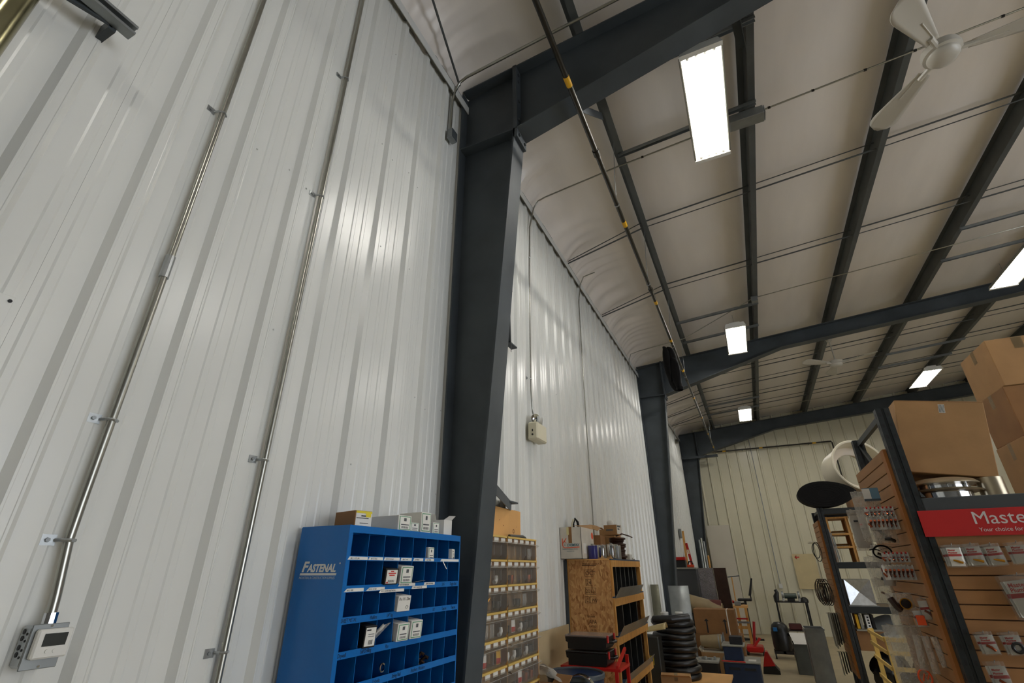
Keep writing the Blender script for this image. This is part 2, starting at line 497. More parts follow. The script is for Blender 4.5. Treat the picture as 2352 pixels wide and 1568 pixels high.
# ---- rigid frames
def rigid_frame(yw, knee, zmid, label, hw=0.095, colbot=0.13):
    r = thing('steel_portal', (0.3, yw, 0), label, 'steel frame', 'tapered portal frames')
    xi = lambda z: colbot + (0.535 - colbot) * z / 4.85
    zt = purlin_z(0.3)
    inner = [(xi(0), 0.0), (xi(knee), knee)]
    xk = xi(knee)
    # column web and flanges
    MB().prism([(0.039, 0), (xi(0), 0), (xk, knee), (xk, purlin_z(xk) - .01), (0.039, purlin_z(0) - 0.03)], 'Y', yw - .005, yw + .005).build('column_web', M_STEEL, r)
    MB().prism([(0.027, 0), (0.039, 0), (0.039, purlin_z(0) - .03), (0.027, purlin_z(0) - .03)], 'Y', yw - hw, yw + hw).build('outer_flange', M_STEEL, r)
    MB().prism([(xi(0), 0), (xi(0) + .014, 0), (xk + .014, knee), (xk, knee)], 'Y', yw - hw, yw + hw).build('inner_flange', M_STEEL, r)
    # knee stiffener and end plates
    MB().box(0.039, xk, yw - hw, yw + hw, knee - .012, knee).build('stiffener', M_STEEL, r)
    MB().box(xk - .002, xk + .016, yw - hw, yw + hw, knee - .10, purlin_z(xk) + .01).build('end_plate', M_STEEL, r)
    ep = MB().box(xk + .017, xk + .034, yw - hw, yw + hw, knee - .10, purlin_z(xk) + .01).build('end_plate', M_STEEL, r)
    b = MB()
    for bz in (knee - .06, knee + .12, knee + .35, knee + .6, purlin_z(xk) - .09):
        for s in (-1, 1):
            b.cyl((xk + .03, yw + s * .055, bz), (xk + .048, yw + s * .055, bz), .014, 6)
    o = b.build('bolts', M_STEEL, ep); o['kind'] = 'stuff'
    # rafter
    x0 = xk + .02
    dep = purlin_z(2.95) - zmid
    MB().prism([(x0, knee), (2.95, zmid), (RX1, purlin_z(RX1) - dep), (RX1, purlin_z(RX1) - .012), (x0, purlin_z(x0) - .012)], 'Y', yw - .005, yw + .005).build('rafter_web', M_STEEL, r)
    MB().prism([(x0, knee), (2.95, zmid), (RX1, purlin_z(RX1) - dep), (RX1, purlin_z(RX1) - dep - .012), (2.95, zmid - .012), (x0, knee - .012)], 'Y', yw - hw, yw + hw).build('bottom_flange', M_STEEL, r)
    MB().prism([(0.037, purlin_z(0)), (RX1, purlin_z(RX1)), (RX1, purlin_z(RX1) - .012), (0.037, purlin_z(0) - .012)], 'Y', yw - hw, yw + hw).build('top_flange', M_STEEL, r)
    return r
rigid_frame(2.695, 5.06, 5.66, 'nearest dark steel portal frame, its column beside the blue cabinet')
rigid_frame(10.32, 5.09, 5.74, 'middle dark steel portal frame beyond the OSB cabinet')
rigid_frame(17.05, 5.06, 5.68, 'farthest dark steel portal frame against the far gable wall')

# ---- purlins (one object per bay run)
PX = [1.16, 2.51, 3.88, 5.30, 6.72, 8.14, 9.56, 10.98]
PN = ['first', 'second', 'third', 'fourth', 'fifth', 'sixth', 'seventh', 'eighth', 'ninth']
for px, pn in zip(PX, PN):
    z = purlin_z(px) + .001
    p = [(px - .002, z), (px + .062, z), (px + .062, z + .012), (px + .058, z + .012), (px + .058, z + .004), (px + .002, z + .004), (px + .002, z + .196), (px - .062, z + .196), (px - .062, z + .192), (px - .002, z + .192)]
    o = MB().prism([(a, b) for a, b in p], 'Y', RY0, RY1 - .01).build('purlin', M_PURLIN)
    tag(o, 'dark Z-shaped steel purlin under the roof, ' + pn + ' from the left wall', 'purlin', 'roof purlins')
# eave end closure purlin stubs at the third bay
# ---- bracing rods between the purlins
def rods(yc, label):
    r = thing('sag_rod_pair', (0.6, yc, purlin_z(.6)), label, 'brace', 'sag rods between the purlins')
    xs = [0.02] + PX[:6]
    for i in range(len(xs) - 1):
        a, b = xs[i], xs[i + 1]
        up = i % 2
        for s, h0, h1, rr in ((-1, .035, .035, .011 - .004 * up), (1, .13, .13, .007 + .004 * up)):
            z0, z1 = purlin_z(a) + h0, purlin_z(b) + h1
            if i == 0: z0 = 5.655 + h0 * .35; a = .055
            MB().cyl((a + .004, yc, z0), (b - .004, yc, z1), rr, 6).build('rod', M_PURLIN, r)
rods(5.52, 'pair of thin dark roof rods just beyond the nearest light')
rods(7.30, 'pair of thin dark roof rods midway to the second frame')
rods(12.0, 'pair of thin dark roof rods first beyond the second frame')
rods(13.1, 'pair of thin dark roof rods second beyond the second frame')
rods(14.2, 'pair of thin dark roof rods third beyond the second frame')
rods(15.2, 'pair of thin dark roof rods nearest the far frame')

# flange braces of the nearest column and rafter
def brace(p0, p1, label, foot=True):
    r = thing('flange_brace', p1, label, 'brace', 'flange braces')
    a, b = Vector(p0), Vector(p1)
    d = (b - a).normalized(); u = d.cross(Vector((1, 0, 0))).normalized(); w = d.cross(u)
    mb = MB()
    for q in (u, w):
        vs = []
        o2 = w if q is u else u
        for e in (a, b):
            vs += [e, e + q * .07, e + q * .07 + o2 * .005, e + o2 * .005]
        mb.add(vs, [(0, 1, 5, 4), (1, 2, 6, 5), (2, 3, 7, 6), (3, 0, 4, 7), (0, 3, 2, 1), (4, 5, 6, 7)])
    mb.build('angle_bar', M_STEEL, r)
    if foot:
        MB().box(b.x - .03, b.x + .03, b.y - .09, b.y + .06, b.z - .012, b.z).build('foot_plate', M_STEEL, r)
    return r
brace((.415, 2.80, 3.64), (.055, 3.60, 3.57), 'dark angle brace running from the nearest column to the wall, high up')
brace((.29, 2.80, 2.24), (.055, 3.58, 2.20), 'dark angle brace from the nearest column above the plywood board')
brace((2.40, 2.80, 5.66), (2.50, 3.40, 5.97), 'dark angle brace between nearest rafter and second purlin', False)
brace((1.08, 2.80, 5.30), (1.15, 3.45, 5.87), 'dark angle brace between nearest rafter and first purlin', False)

# ================================================================== LAMPS
def fixture(label):
    L = 1.22; W = 0.33
    r = thing('light_fixture', (0, 0, 0), label, 'light', 'high bay lights')
    # tray (reflector) open below
    MB().prism([(-W / 2, 0), (-W / 2 + .03, .055), (W / 2 - .03, .055), (W / 2, 0), (W / 2 - .006, 0), (W / 2 - .034, .049), (-W / 2 + .034, .049), (-W / 2 + .006, 0)], 'Y', -L / 2, L / 2).build('reflector', M_WHITE, r)
    MB().prism([(-.10, .056), (.10, .056), (.085, .105), (-.085, .105)], 'Y', -L / 2 + .02, L / 2 - .02).build('ballast_housing', M_WHITE, r)
    for s in (-1, 1):
        MB().prism([(-W / 2 - .008, -.012), (W / 2 + .008, -.012), (W / 2 - .02, .06), (-W / 2 + .02, .06)], 'Y', s * (L / 2 + .001), s * (L / 2 + .045)).build('end_cap', M_WHITE, r)
    for s in (-1, 1):
        MB().box(s * (W / 2 + .001), s * (W / 2 + .012), -L / 2, L / 2, -.004, .03).build('side_rail', M_GREYT, r)
    for k in range(4):
        xx = (k - 1.5) * .070
        t = MB().cyl((xx, -L / 2 + .03, .014), (xx, L / 2 - .03, .014), .0135, 10).build('lamp_tube', M_TUBE, r, smooth=True)
        for s in (-1, 1):
            MB().cyl((xx, s * (L / 2 - .002), .014), (xx, s * (L / 2 - .03), .014), .0145, 8).build('lamp_holder', M_WHITE, t)
    for s in (-1, 1):
        MB().cyl((0, s * .45, .105), (0, s * .45, .32), .0025, 5).build('hanger_cable', M_GALVD, r)
    return r
LIGHTS = [(2.09, 3.62, 5.60, 'nearest four-tube light, hanging just past the first frame'),
          (2.12, 9.05, 5.53, 'four-tube light hanging just before the middle frame'),
          (2.14, 14.7, 5.62, 'small far four-tube light in the last bay on the left'),
          (5.95, 8.35, 5.62, 'four-tube light at the right edge before the middle frame'),
          (5.97, 13.4, 5.62, 'far four-tube light in the last bay above the boxes'),
          (5.95, 3.8, 5.62, 'four-tube light of the right row, nearest the viewer'),
          (2.10, -2.2, 5.60, 'four-tube light of the left row, behind the viewer'),
          (9.80, 2.9, 5.62, 'four-tube light near the right wall, front'),
          (9.80, 8.6, 5.62, 'four-tube light near the right wall, middle'),
          (9.80, 13.6, 5.62, 'four-tube light near the right wall, rear')]
f0 = fixture(LIGHTS[0][3])
for i, (x, y, z, lb) in enumerate(LIGHTS):
    o = f0 if i == 0 else copy_tree(f0)
    o.location = (x, y, z); o['label'] = lb
# strut channels the lights hang from
def strut(y, xa, xb, z0, z1, label):
    mb = MB()
    a, b = Vector((xa, y, z0)), Vector((xb, y, z1))
    for (dy, dz, w, h) in ((-.0205, 0, .003, .041), (.0175, 0, .003, .041), (-.0205, .038, .041, .003)):
        vs = []
        for e in (a, b):
            vs += [e + Vector((0, dy, dz)), e + Vector((0, dy + w, dz)), e + Vector((0, dy + w, dz + h)), e + Vector((0, dy, dz + h))]
        mb.add(vs, [(0, 1, 5, 4), (1, 2, 6, 5), (2, 3, 7, 6), (3, 0, 4, 7), (0, 3, 2, 1), (4, 5, 6, 7)])
    return tag(mb.build('strut_channel', M_GALVD), label, 'strut', 'strut channels carrying lights')
for (y, w) in ((4.07, 'behind the far end of the nearest light'), (3.17, 'over the near end of the nearest light'), (8.55, 'over the near end of the second light'), (9.5, 'over the far end of the second light'), (14.25, 'over the near end of the far left light'), (15.15, 'over the far end of the far left light')):
    strut(y, 1.16, 2.575, purlin_z(1.16) - .043, purlin_z(2.51) - .043, 'grey strut channel between two purlins ' + w)
for (y, w) in ((7.9, 'over the near end of the right edge light'), (8.8, 'over the far end of the right edge light'), (12.95, 'over the near end of the far right light'), (13.85, 'over the far end of the far right light')):
    strut(y, 5.30, 6.79, purlin_z(5.30) - .043, purlin_z(6.72) - .043, 'grey strut channel between two purlins ' + w)
# junction box by the nearest light
r = thing('junction_box', (2.47, 4.12, 5.86), 'long grey electrical box on the strut beside the nearest light', 'junction box')
MB().cbox(2.30, 2.62, 4.07, 4.20, 5.80, 5.90, .004).build('body', M_GALVD, r)
MB().cbox(2.625, 2.632, 4.075, 4.195, 5.805, 5.895, .001).build('end_cover', M_GALV, r)

# ================================================================== CEILING FANS
def fan(label):
    r = thing('ceiling_fan', (0, 0, 0), label, 'fan', 'white ceiling fans')
    MB().lathe([(.001, -.045), (.05, -.043), (.085, -.03), (.10, -.008), (.105, .0), (.105, .01)], n=32).build('motor_cap', M_FANW, r, smooth=True)
    MB().lathe([(.105, .01), (.125, .02), (.13, .05), (.125, .075), (.07, .09), (.018, .10), (.018, .11)], n=32).build('motor_housing', M_FANW, r, smooth=True)
    MB().cyl((0, 0, .10), (0, 0, .60), .011, 10).build('down_rod', M_FANW, r)
    MB().lathe([(.011, .49), (.05, .52), (.06, .58), (.055, .60)], n=20).build('ceiling_canopy', M_FANW, r, smooth=True)
    for k in range(3):
        a = 2 * PI * k / 3
        mb = MB()
        def bl(u, v):
            l = .17 + u * .55
            w = (.045 + .055 * min(1, u * 1.35)) * (1.0 if u < .8 else math.sqrt(max(0.02, 1 - ((u - .8) / .2) ** 2)))
            d = (v - .5) * 2 * w
            z = .03 + d * math.tan(.22) + .006 * (1 - (2 * v - 1) ** 2)
            return Vector((l * math.cos(a) - d * math.sin(a), l * math.sin(a) + d * math.cos(a), z))
        mb.grid(bl, 16, 6)
        o = mb.build('blade', M_FANW, r, smooth=True)
        sm = o.modifiers.new('s', 'SOLIDIFY'); sm.thickness = .004
        mb = MB()
        for d in (-.018, .018):
            mb.cyl((.10 * math.cos(a) - d * math.sin(a), .10 * math.sin(a) + d * math.cos(a), .036), (.40 * math.cos(a) - d * math.sin(a), .40 * math.sin(a) + d * math.cos(a), .034), .006, 6)
        mb.cyl((.10 * math.cos(a), .10 * math.sin(a), .03), (.22 * math.cos(a), .22 * math.sin(a), .03), .02, 8)
        mb.build('blade_arm', M_FANW, o)
    return r
f1 = fan('white three-blade ceiling fan at the top right corner')
f1.location = (3.76, 3.60, 5.28); f1.rotation_euler[2] = math.radians(-3)
f2 = copy_tree(f1); f2.location = (3.86, 10.75, 5.36); f2.rotation_euler[2] = math.radians(92)
f2['label'] = 'smaller-looking white ceiling fan under the middle frame'

# ================================================================== PIPES AND CONDUIT
GX, GZ = 1.099, 5.10
gp = thing('gas_pipe', (GX, 8, GZ), 'long black gas pipe with yellow bands hung under the roof', 'pipe')
MB().tube([(GX, RY0 + .02, GZ), (GX, 4, GZ), (GX, 10, GZ), (GX, 16.2, GZ), (GX, 16.3, GZ + .01), (GX - .01, 17.20, 5.19), (GX, 17.33, 5.2), (GX + .03, 17.35, 5.2), (4.40, 17.35, 5.2), (4.42, 17.35, 5.16), (4.42, 17.35, 3.0)], .022, 12).build('pipe_run', M_PIPE, gp, smooth=True)
for y in (-0.42, 2.42, 4.28, 6.16, 7.53, 9.0, 10.79, 12.48, 14.22, 16.01):
    MB().cyl((GX, y - .045, GZ), (GX, y + .045, GZ), .0245, 14).build('yellow_band', M_YEL, gp, smooth=True)
for x in (1.35, 2.45, 3.95):
    MB().cyl((x - .05, 17.35, 5.2), (x + .05, 17.35, 5.2), .0245, 14).build('yellow_band', M_YEL, gp, smooth=True)
for y in (1.16, 3.95, 5.63, 7.69, 9.37, 11.58, 13.27, 15.27):
    MB().tube([(GX, y, GZ + .024), (1.12, y - .03, 5.5), (1.16, y - .06, purlin_z(1.16) + .003)], .0035, 5).build('hanger_wire', M_GALVD, gp)
    MB().cyl((GX, y - .008, GZ), (GX, y + .008, GZ), .027, 12).build('hanger_ring', M_GALV, gp)
for x in (1.9, 2.9, 3.8):
    MB().box(x - .01, x + .01, 17.35, 17.46, 5.17, 5.23).build('pipe_clamp', M_GALVD, gp)
for y in (3.2, 5.8, 9.6):
    MB().cyl((GX, y - .035, GZ), (GX, y + .035, GZ), .030, 12).build('coupling', M_PIPE, gp)

def strap(parent, y, z, r=.0125, x=.0275, side=-1):
    mb = MB()
    mb.box(.0, .004, y + side * .018, y + side * .052, z - .014, z + .014)
    mb.tube([(.004, y + side * .02, z), (x, y + side * (r + .003), z), (x + r + .002, y, z), (x, y - side * (r + .003), z)], .005, 6)
    o = mb.build('strap', M_GALV, parent)
    MB().cyl((.004, y + side * .038, z), (.010, y + side * .038, z), .006, 6).build('screw', M_GALVD, o)
CR = .0118
c1 = thing('conduit', (.0275, .771, 1.6), 'steel conduit rising from the thermostat up the wall', 'conduit')
MB().tube([(.040, .788, 1.595), (.036, .785, 1.66), (.0275, .772, 1.80), (.0275, .771, 1.9), (.0275, .771, 5.5)], CR, 12).build('tube', M_CONDUIT, c1, smooth=True)
for z in (1.80, 2.14, 3.48, 4.8): strap(c1, .771, z)
MB().cyl((.0275, .771, 2.655), (.0275, .771, 2.745), .0155, 12).build('coupling', M_GALV, c1)
MB().cyl((.040, .788, 1.597), (.039, .787, 1.625), .0155, 10).build('connector', M_CHROME, c1)
c2 = thing('conduit', (.0275, 1.328, .5), 'steel conduit running up the wall behind the blue cabinet', 'conduit')
MB().tube([(.0275, 1.328, .35), (.0275, 1.328, 5.5), (.0275, 1.335, 5.57)], CR, 12).build('tube', M_CONDUIT, c2, smooth=True)
for z in (1.47, 2.12, 3.48, 4.4): strap(c2, 1.328, z)
c3 = thing('conduit', (.0275, 4.13, 3.0), 'thin conduit from the emergency light up the wall and across the ceiling', 'conduit')
MB().tube([(.0275, 4.16, 3.05), (.0275, 4.12, 3.12), (.0275, 4.10, 3.3), (.0275, 4.13, 4.6), (.0275, 4.18, 5.35), (.055, 4.21, 5.56), (.075, 4.22, 5.66), (.13, 4.22, 5.74), (.22, 4.22, 5.765), (1.1, 4.22, purlin_z(1.1) - .02), (3.0, 4.22, purlin_z(3) - .02), (6.8, 4.22, purlin_z(6.8) - .02)], .009, 10).build('tube', M_CONDUIT, c3, smooth=True)
for z in (3.42, 4.9): strap(c3, 4.10 if z < 4 else 4.15, z, .009)
for x in (1.40, 2.7, 3.10, 3.55, 3.95, 4.1, 4.6, 5.0):
    MB().cyl((x - .012, 4.22, purlin_z(x) - .02), (x + .012, 4.22, purlin_z(x) - .02), .013, 8).build('clip', M_BLACK, c3)
c4 = thing('conduit', (.0275, 5.95, 2.0), 'thin conduit on the wall between emergency light and middle column', 'conduit')
MB().tube([(.0275, 5.92, 1.83), (.0275, 5.95, 3.5), (.0275, 6.02, 5.3), (.06, 6.05, 5.6), (.12, 6.06, 5.74), (.3, 6.06, 5.77)], .009, 10).build('tube', M_CONDUIT, c4, smooth=True)
c5 = thing('conduit', (.5, 2.45, 5.6), 'conduit bending off the wall top and along the nearest rafter', 'conduit')
MB().tube([(.03, 2.44, 5.10), (.03, 2.44, 5.48), (.05, 2.44, 5.60), (.10, 2.44, 5.70), (.17, 2.44, 5.73), (.5, 2.44, purlin_z(.5) - .08), (1.6, 2.44, purlin_z(1.6) - .08), (7, 2.44, purlin_z(7) - .08)], .013, 10).build('tube', M_CONDUIT, c5, smooth=True)
r = thing('outlet_box', (.03, 2.44, 5.05), 'small dark electrical box high on the wall beside the nearest column', 'outlet box')
MB().cbox(.026, .075, 2.40, 2.485, 5.0, 5.10, .004).build('body', M_GALVD, r)
MB().box(.076, .079, 2.405, 2.48, 5.005, 5.095).build('cover', M_STEEL, r)
# cross-brace rod seen at the top, conduit under the roof toward the second light
o = MB().cyl((.08, 2.47, 5.70), (.55, .35, 6.02), .010, 8).build('bracing_rod', M_PURLIN)
tag(o, 'thin dark diagonal rod rising from the top of the nearest column', 'rod')
c6 = thing('conduit', (2, 9.55, 5.8), 'thin conduit crossing the ceiling beyond the second light', 'conduit')
MB().tube([(.06, 9.3, 5.4), (.07, 9.3, 5.62), (.12, 9.3, 5.74), (.3, 9.3, 5.78), (1.2, 9.3, purlin_z(1.2) - .02), (2.5, 8.35, purlin_z(2.5) - .015), (6.7, 8.35, purlin_z(6.7) - .015)], .008, 8).build('tube', M_CONDUIT, c6, smooth=True)
MB().cbox(2.46, 2.56, 8.30, 8.40, purlin_z(2.5) - .10, purlin_z(2.5) - .002, .004).build('junction_box', M_GALVD, c6)
c7 = thing('conduit', (4, 16.2, 5.9), 'thin conduit crossing the ceiling just before the far frame', 'conduit')
MB().tube([(.06, 15.6, 5.5), (.07, 15.6, 5.66), (.14, 15.6, 5.76), (2.5, 15.6, purlin_z(2.5) - .02), (9, 15.6, purlin_z(9) - .02)], .010, 8).build('tube', M_CONDUIT, c7, smooth=True)
c8 = thing('conduit', (2.15, 17.44, 1.3), 'thin vertical conduit on the far gable wall above an outlet', 'conduit')
MB().tube([(2.15, 17.45, 1.28), (2.15, 17.45, 5.6)], .010, 8).build('tube', M_GALVD, c8, smooth=True)
MB().cbox(2.10, 2.20, 17.42, 17.47, 1.17, 1.29, .004).build('outlet_box', M_WHITE, c8)
# brown drip stains live in the material; dark steel strut across the far frame's knee
o = MB().box(.02, 1.15, 16.86, 16.95, 4.96, 5.03).build('steel_girt', M_STEEL)
tag(o, 'dark horizontal steel girt across the knee of the farthest frame', 'steel beam')

# thick brass-coloured pipe at the picture's top left corner, and strut arm
o = MB().tube([(.16, .135, 2.55), (.16, .135, 5.5)], .036, 20).build('steam_pipe', mat('lacquered_pipe', '#8f8a6a', 0.22, 0.85, 0.2, 6, rvar=.08), smooth=True)
tag(o, 'thick shiny olive pipe at the top left corner of the wall', 'pipe')
r = thing('wall_bracket', (.08, .3, 3.40), 'short grey strut channel bracket sticking out over the wall at top left', 'bracket')
d = Vector((0, 1, 0))
MB().prism([(.10, 3.385), (.141, 3.385), (.141, 3.395), (.136, 3.395), (.136, 3.39), (.105, 3.39), (.105, 3.42), (.136, 3.42), (.136, 3.415), (.141, 3.415), (.141, 3.426), (.10, 3.426)], 'Y', -.25, .388).build('channel', M_GALVD, r)
MB().add([(.03, .02, 3.36), (.10, .30, 3.38), (.10, .34, 3.38), (.03, .06, 3.36), (.03, .02, 3.40), (.10, .30, 3.42), (.10, .34, 3.42), (.03, .06, 3.40)], [(3, 2, 1, 0), (4, 5, 6, 7), (0, 1, 5, 4), (1, 2, 6, 5), (2, 3, 7, 6), (3, 0, 4, 7)]).build('diagonal_plate', M_STEEL, r)
MB().box(.0, .10, .33, .352, 3.37, 3.43).build('wall_tab', M_STEEL, r)

# ---- thermostat
r = thing('thermostat', (.05, .79, 1.51), 'white wall thermostat with dark screen on a steel box', 'thermostat')
MB().cbox(.0, .052, .752, .826, 1.505, 1.598, .006).build('back_box', M_GALV, r)
MB().cbox(.053, .057, .750, .828, 1.502, 1.601, .0015).build('mounting_plate', M_GALVD, r)
pb = MB().cbox(.0575, .077, .758, .834, 1.525, 1.590, .004).build('cover', M_WHITE, r)
MB().cbox(.0772, .0778, .772, .822, 1.552, 1.580, .0002).build('screen', M_SCREEN, pb)
for dy in (.787, .803):
    MB().cyl((.077, dy, 1.541), (.0795, dy, 1.541), .0045, 12).build('button', M_WHITE, pb)
for z in (1.508, 1.596):
    MB().cyl((.057, .789, z), (.0595, .789, z), .003, 8).build('screw', M_CHROME, r)
mb = MB()
for (y, z) in ((.7515, 1.535), (.7515, 1.55), (.7515, 1.57), (.7515, 1.585)):
    mb.cyl((.02, y, z), (.02, y - .001, z), .006, 10)
    mb.cyl((.037, y, z - .005), (.037, y - .001, z - .005), .003, 8)
o = mb.build('knockouts', M_INK, r); o['kind'] = 'stuff'

# ---- emergency light
r = thing('emergency_light', (.06, 4.15, 2.80), 'beige emergency light box with two round lamp heads on the wall', 'emergency light')
MB().cbox(.027, .125, 4.0, 4.235, 2.79, 2.955, .012).build('housing', M_BEIGE, r)
MB().cyl((.075, 4.0, 2.835), (.075, 3.994, 2.835), .009, 12).build('test_button', M_BLACK, r)
MB().box(.070, .080, 3.996, 4.0, 2.865, 2.885).build('indicator', M_INK, r)
for (y, dx, dy) in ((4.05, .55, -.84), (4.19, .9, .35)):
    c = Vector((.085, y, 2.995)); d = Vector((dx, dy, -.15)).normalized()
    h = MB().cyl((.08, y, 2.955), (.08, y, 2.985), .010, 8).build('swivel', M_BEIGE, r)
    q = d.to_track_quat('Z', 'Y').to_matrix().to_4x4(); q.translation = c
    MB().lathe([(.012, -.055), (.03, -.04), (.044, 0), (.047, .012), (.043, .014)], n=20, M=q).build('lamp_head', M_WHITE, h, smooth=True)
    MB().lathe([(.043, .010), (.03, -.004), (.012, -.012), (.001, -.012)], n=20, M=q).build('lamp_lens', M_CHROME, h, smooth=True)

# ---- black hose loop hanging from the gas pipe before the middle frame
r = thing('hanging_hose', (1.05, 7.81, 4.38), 'folded black fabric hose hanging from the gas pipe', 'hose')
def leaf(hw, tk, cx, cz, h, dy):
    def fn(u, v):
        a = 2 * PI * u; t = v * PI
        sx = math.sin(t) ** .8
        return Vector((cx + hw * sx * math.cos(a) + .05 * (v - .5) + .012 * math.sin(7 * v + 2 * a), 7.81 + dy + tk * sx * math.sin(a), cz + h * math.cos(t)))
    return fn
MB().grid(leaf(.105, .095, 1.03, 4.71, .40, 0), 24, 20).build('hose_fold', M_RUB, r, smooth=True)
MB().grid(leaf(.074, .068, 1.08, 4.60, .27, -.08), 20, 16).build('hose_fold', M_RUB, r, smooth=True)
MB().grid(leaf(.058, .068, .972, 4.785, .316, -.07), 20, 16).build('hose_fold', M_RUB, r, smooth=True)
MB().lathe([(.050, -.05), (.057, 0), (.046, .01), (.04, -.03)], (1.10, 7.75, 4.35), n=14).build('hose_end', M_RUB, r, smooth=True)
MB().tube([(1.03, 7.81, 5.07), (1.04, 7.81, 5.125), (GX, 7.81, 5.13), (1.12, 7.81, 5.09), (1.07, 7.81, 5.06)], .006, 6).build('tie_wire', M_GALV, r)

# ================================================================== BLUE PARTS CABINET
BX0, BX1, BY0, BY1, BZ1 = .035, .289, 1.57, 2.425, 1.882
cab = thing('parts_cabinet', (.16, 2.0, 0), 'blue steel pigeonhole parts cabinet with white side logo', 'cabinet')
sp = MB().box(BX0, BX1, BY0, BY0 + .003, .76, BZ1).build('side_panel', M_BLUE, cab)
MB().box(BX0, BX1, BY1 - .003, BY1, .76, BZ1).build('side_panel', M_BLUE, cab)
MB().box(BX0, BX1, BY0, BY1, BZ1, BZ1 + .003).build('top_panel', M_BLUE, cab)
MB().box(BX0 - .003, BX0, BY0, BY1, .76, BZ1).build('back_panel', M_BLUE, cab)
fr = MB()
fr.box(BX1, BX1 + .003, BY0, BY1, 1.857, BZ1 + .003)
fr.box(BX1, BX1 + .003, BY0, BY0 + .022, .76, 1.857)
fr.box(BX1, BX1 + .003, BY1 - .008, BY1, .76, 1.857)
fr.build('front_frame', M_BLUE, cab)
CYS = [1.593 + .1035 * k for k in range(9)]
LIPT = [1.772, 1.667, 1.561, 1.450, 1.340, 1.230, 1.120, 1.010, .900]
TOPZ = 1.857
div_me = None
shelves = []
prev = TOPZ
for ri, zt in enumerate(LIPT):
    zb = zt - (.017 if ri == 0 else .024)
    s_ = MB().prism([(BX0, zb), (BX1, zb), (BX1, zb), (BX1 + .003, zb), (BX1 + .003, zt), (BX1, zt), (BX1, zb + .003), (BX0, zb + .003)], 'Y', BY0 + .022, BY1 - .008).build('shelf', M_BLUE, cab)
    shelves.append((s_, zb, zt))
    for k in range(1, 8):
        MB().box(BX0, BX1 - .002, CYS[k] - .0012, CYS[k] + .0012, zb + .003, prev).build('divider', M_BLUE, cab)
    prev = zb
MB().box(BX0 + .01, BX1 - .01, BY0 + .01, BY1 - .01, 0, .76).build('base', M_BLUE, cab)
# logo on the side panel
ux, uz = (1, 0, 0), (0, 0, 1)
yl = BY0 - .0006
lg = MB()
vs, fs = textmesh('F', .052, .25, 1.15, .0004, bold=.0016); lg.add(vs, fs, frame((.068, yl, 1.716), ux, uz))
vs, fs = textmesh('ASTENAL', .038, .25, .92, .0004, 1.0, bold=.0014); lg.add(vs, fs, frame((.100, yl, 1.716), ux, uz))
lg.add([(.062, yl, 1.703), (.252, yl, 1.703), (.254, yl, 1.7105), (.064, yl, 1.7105)], [(0, 1, 2, 3)])
vs, fs = textmesh('®', .009, 0, 1, .0003); lg.add(vs, fs, frame((.262, yl, 1.742), ux, uz))
lg.build('logo_lettering', M_WHITE, sp, fix=False)
lettering('INDUSTRIAL & CONSTRUCTION SUPPLIES', .0125, (.060, yl, 1.690), ux, uz, mat('pale_print', '#a9b9c9', 0.6), sp, width=.80, shear=.2, extr=.0003)
# white tape labels and marker writing on the shelf lips
uy = (0, 1, 0)
XL = BX1 + .0042
def lip_label(ri, y0, y1, txt, dz=0.0, skew=0.0):
    s_, zb, zt = shelves[ri]
    z = (zb + zt) / 2 + dz
    h = .0058
    o = MB().add([(XL, y0, z - h), (XL, y1, z - h), (XL, y1, z + h), (XL, y0 + skew, z + h), (XL - .001, y0, z - h), (XL - .001, y1, z - h), (XL - .001, y1, z + h), (XL - .001, y0 + skew, z + h)], [(0, 1, 2, 3), (4, 5, 1, 0), (5, 6, 2, 1), (6, 7, 3, 2), (7, 4, 0, 3)]).build('tape_label', M_PAPER, s_)
    return o, z
def print_on(o, txt, y0, z, size=.0085, m=None):
    lettering(txt, size, (XL + .0006, y0, z - .003), uy, uz, m or M_GREYINK, o, extr=.0002, width=.85) if False else None
lbl = [(0, 1.578, 1.694, '3/8 X 1 1/2 LAG', 0, .01), (0, 1.698, 1.79, '3/8 X 2 LAG', 0, .006), (0, 1.796, 1.905, '3/8 X 2 1/2 LAG', 0, .006), (0, 1.912, 1.994, '3/8 X 3 LAG', 0, .004), (0, 2.006, 2.086, '1/4" NUTS', 0, .008), (0, 2.10, 2.178, '5/16" NUTS', 0, .004), (0, 2.235, 2.412, '', 0, .01),
       (1, 1.580, 1.690, '1/4 X 1 BO', -.004, .016), (1, 1.705, 1.82, '1/4 X 1 1/2 BO', -.004, .02), (1, 1.785, 1.955, '8 X 1 1/4 HEX SHEET METAL', -.014, .01), (1, 1.91, 2.035, '8 X 1 1/2 HEX CAP', .006, .012), (1, 2.01, 2.13, '10 X 1 1/4 HEX CAP', -.007, .006), (1, 2.105, 2.195, 'SOME HARDWARE', .006, .004)]
for ri, y0, y1, txt, dz, sk in lbl:
    o, z = lip_label(ri, y0, y1, txt, dz, sk)
    if txt:
        mb = MB(); vs, fs = textmesh(txt, .0085, 0, .9, .0002)
        wmax = max(v.x for v in vs); sc = min(1.0, (y1 - y0 - .02) / wmax)
        mb.add([(v.x * sc, v.y, v.z) for v in vs], fs, frame((XL + .0005, y0 + .014, z - .0032), uy, uz))
        mb.build('lettering', M_GREYINK, o, fix=False)
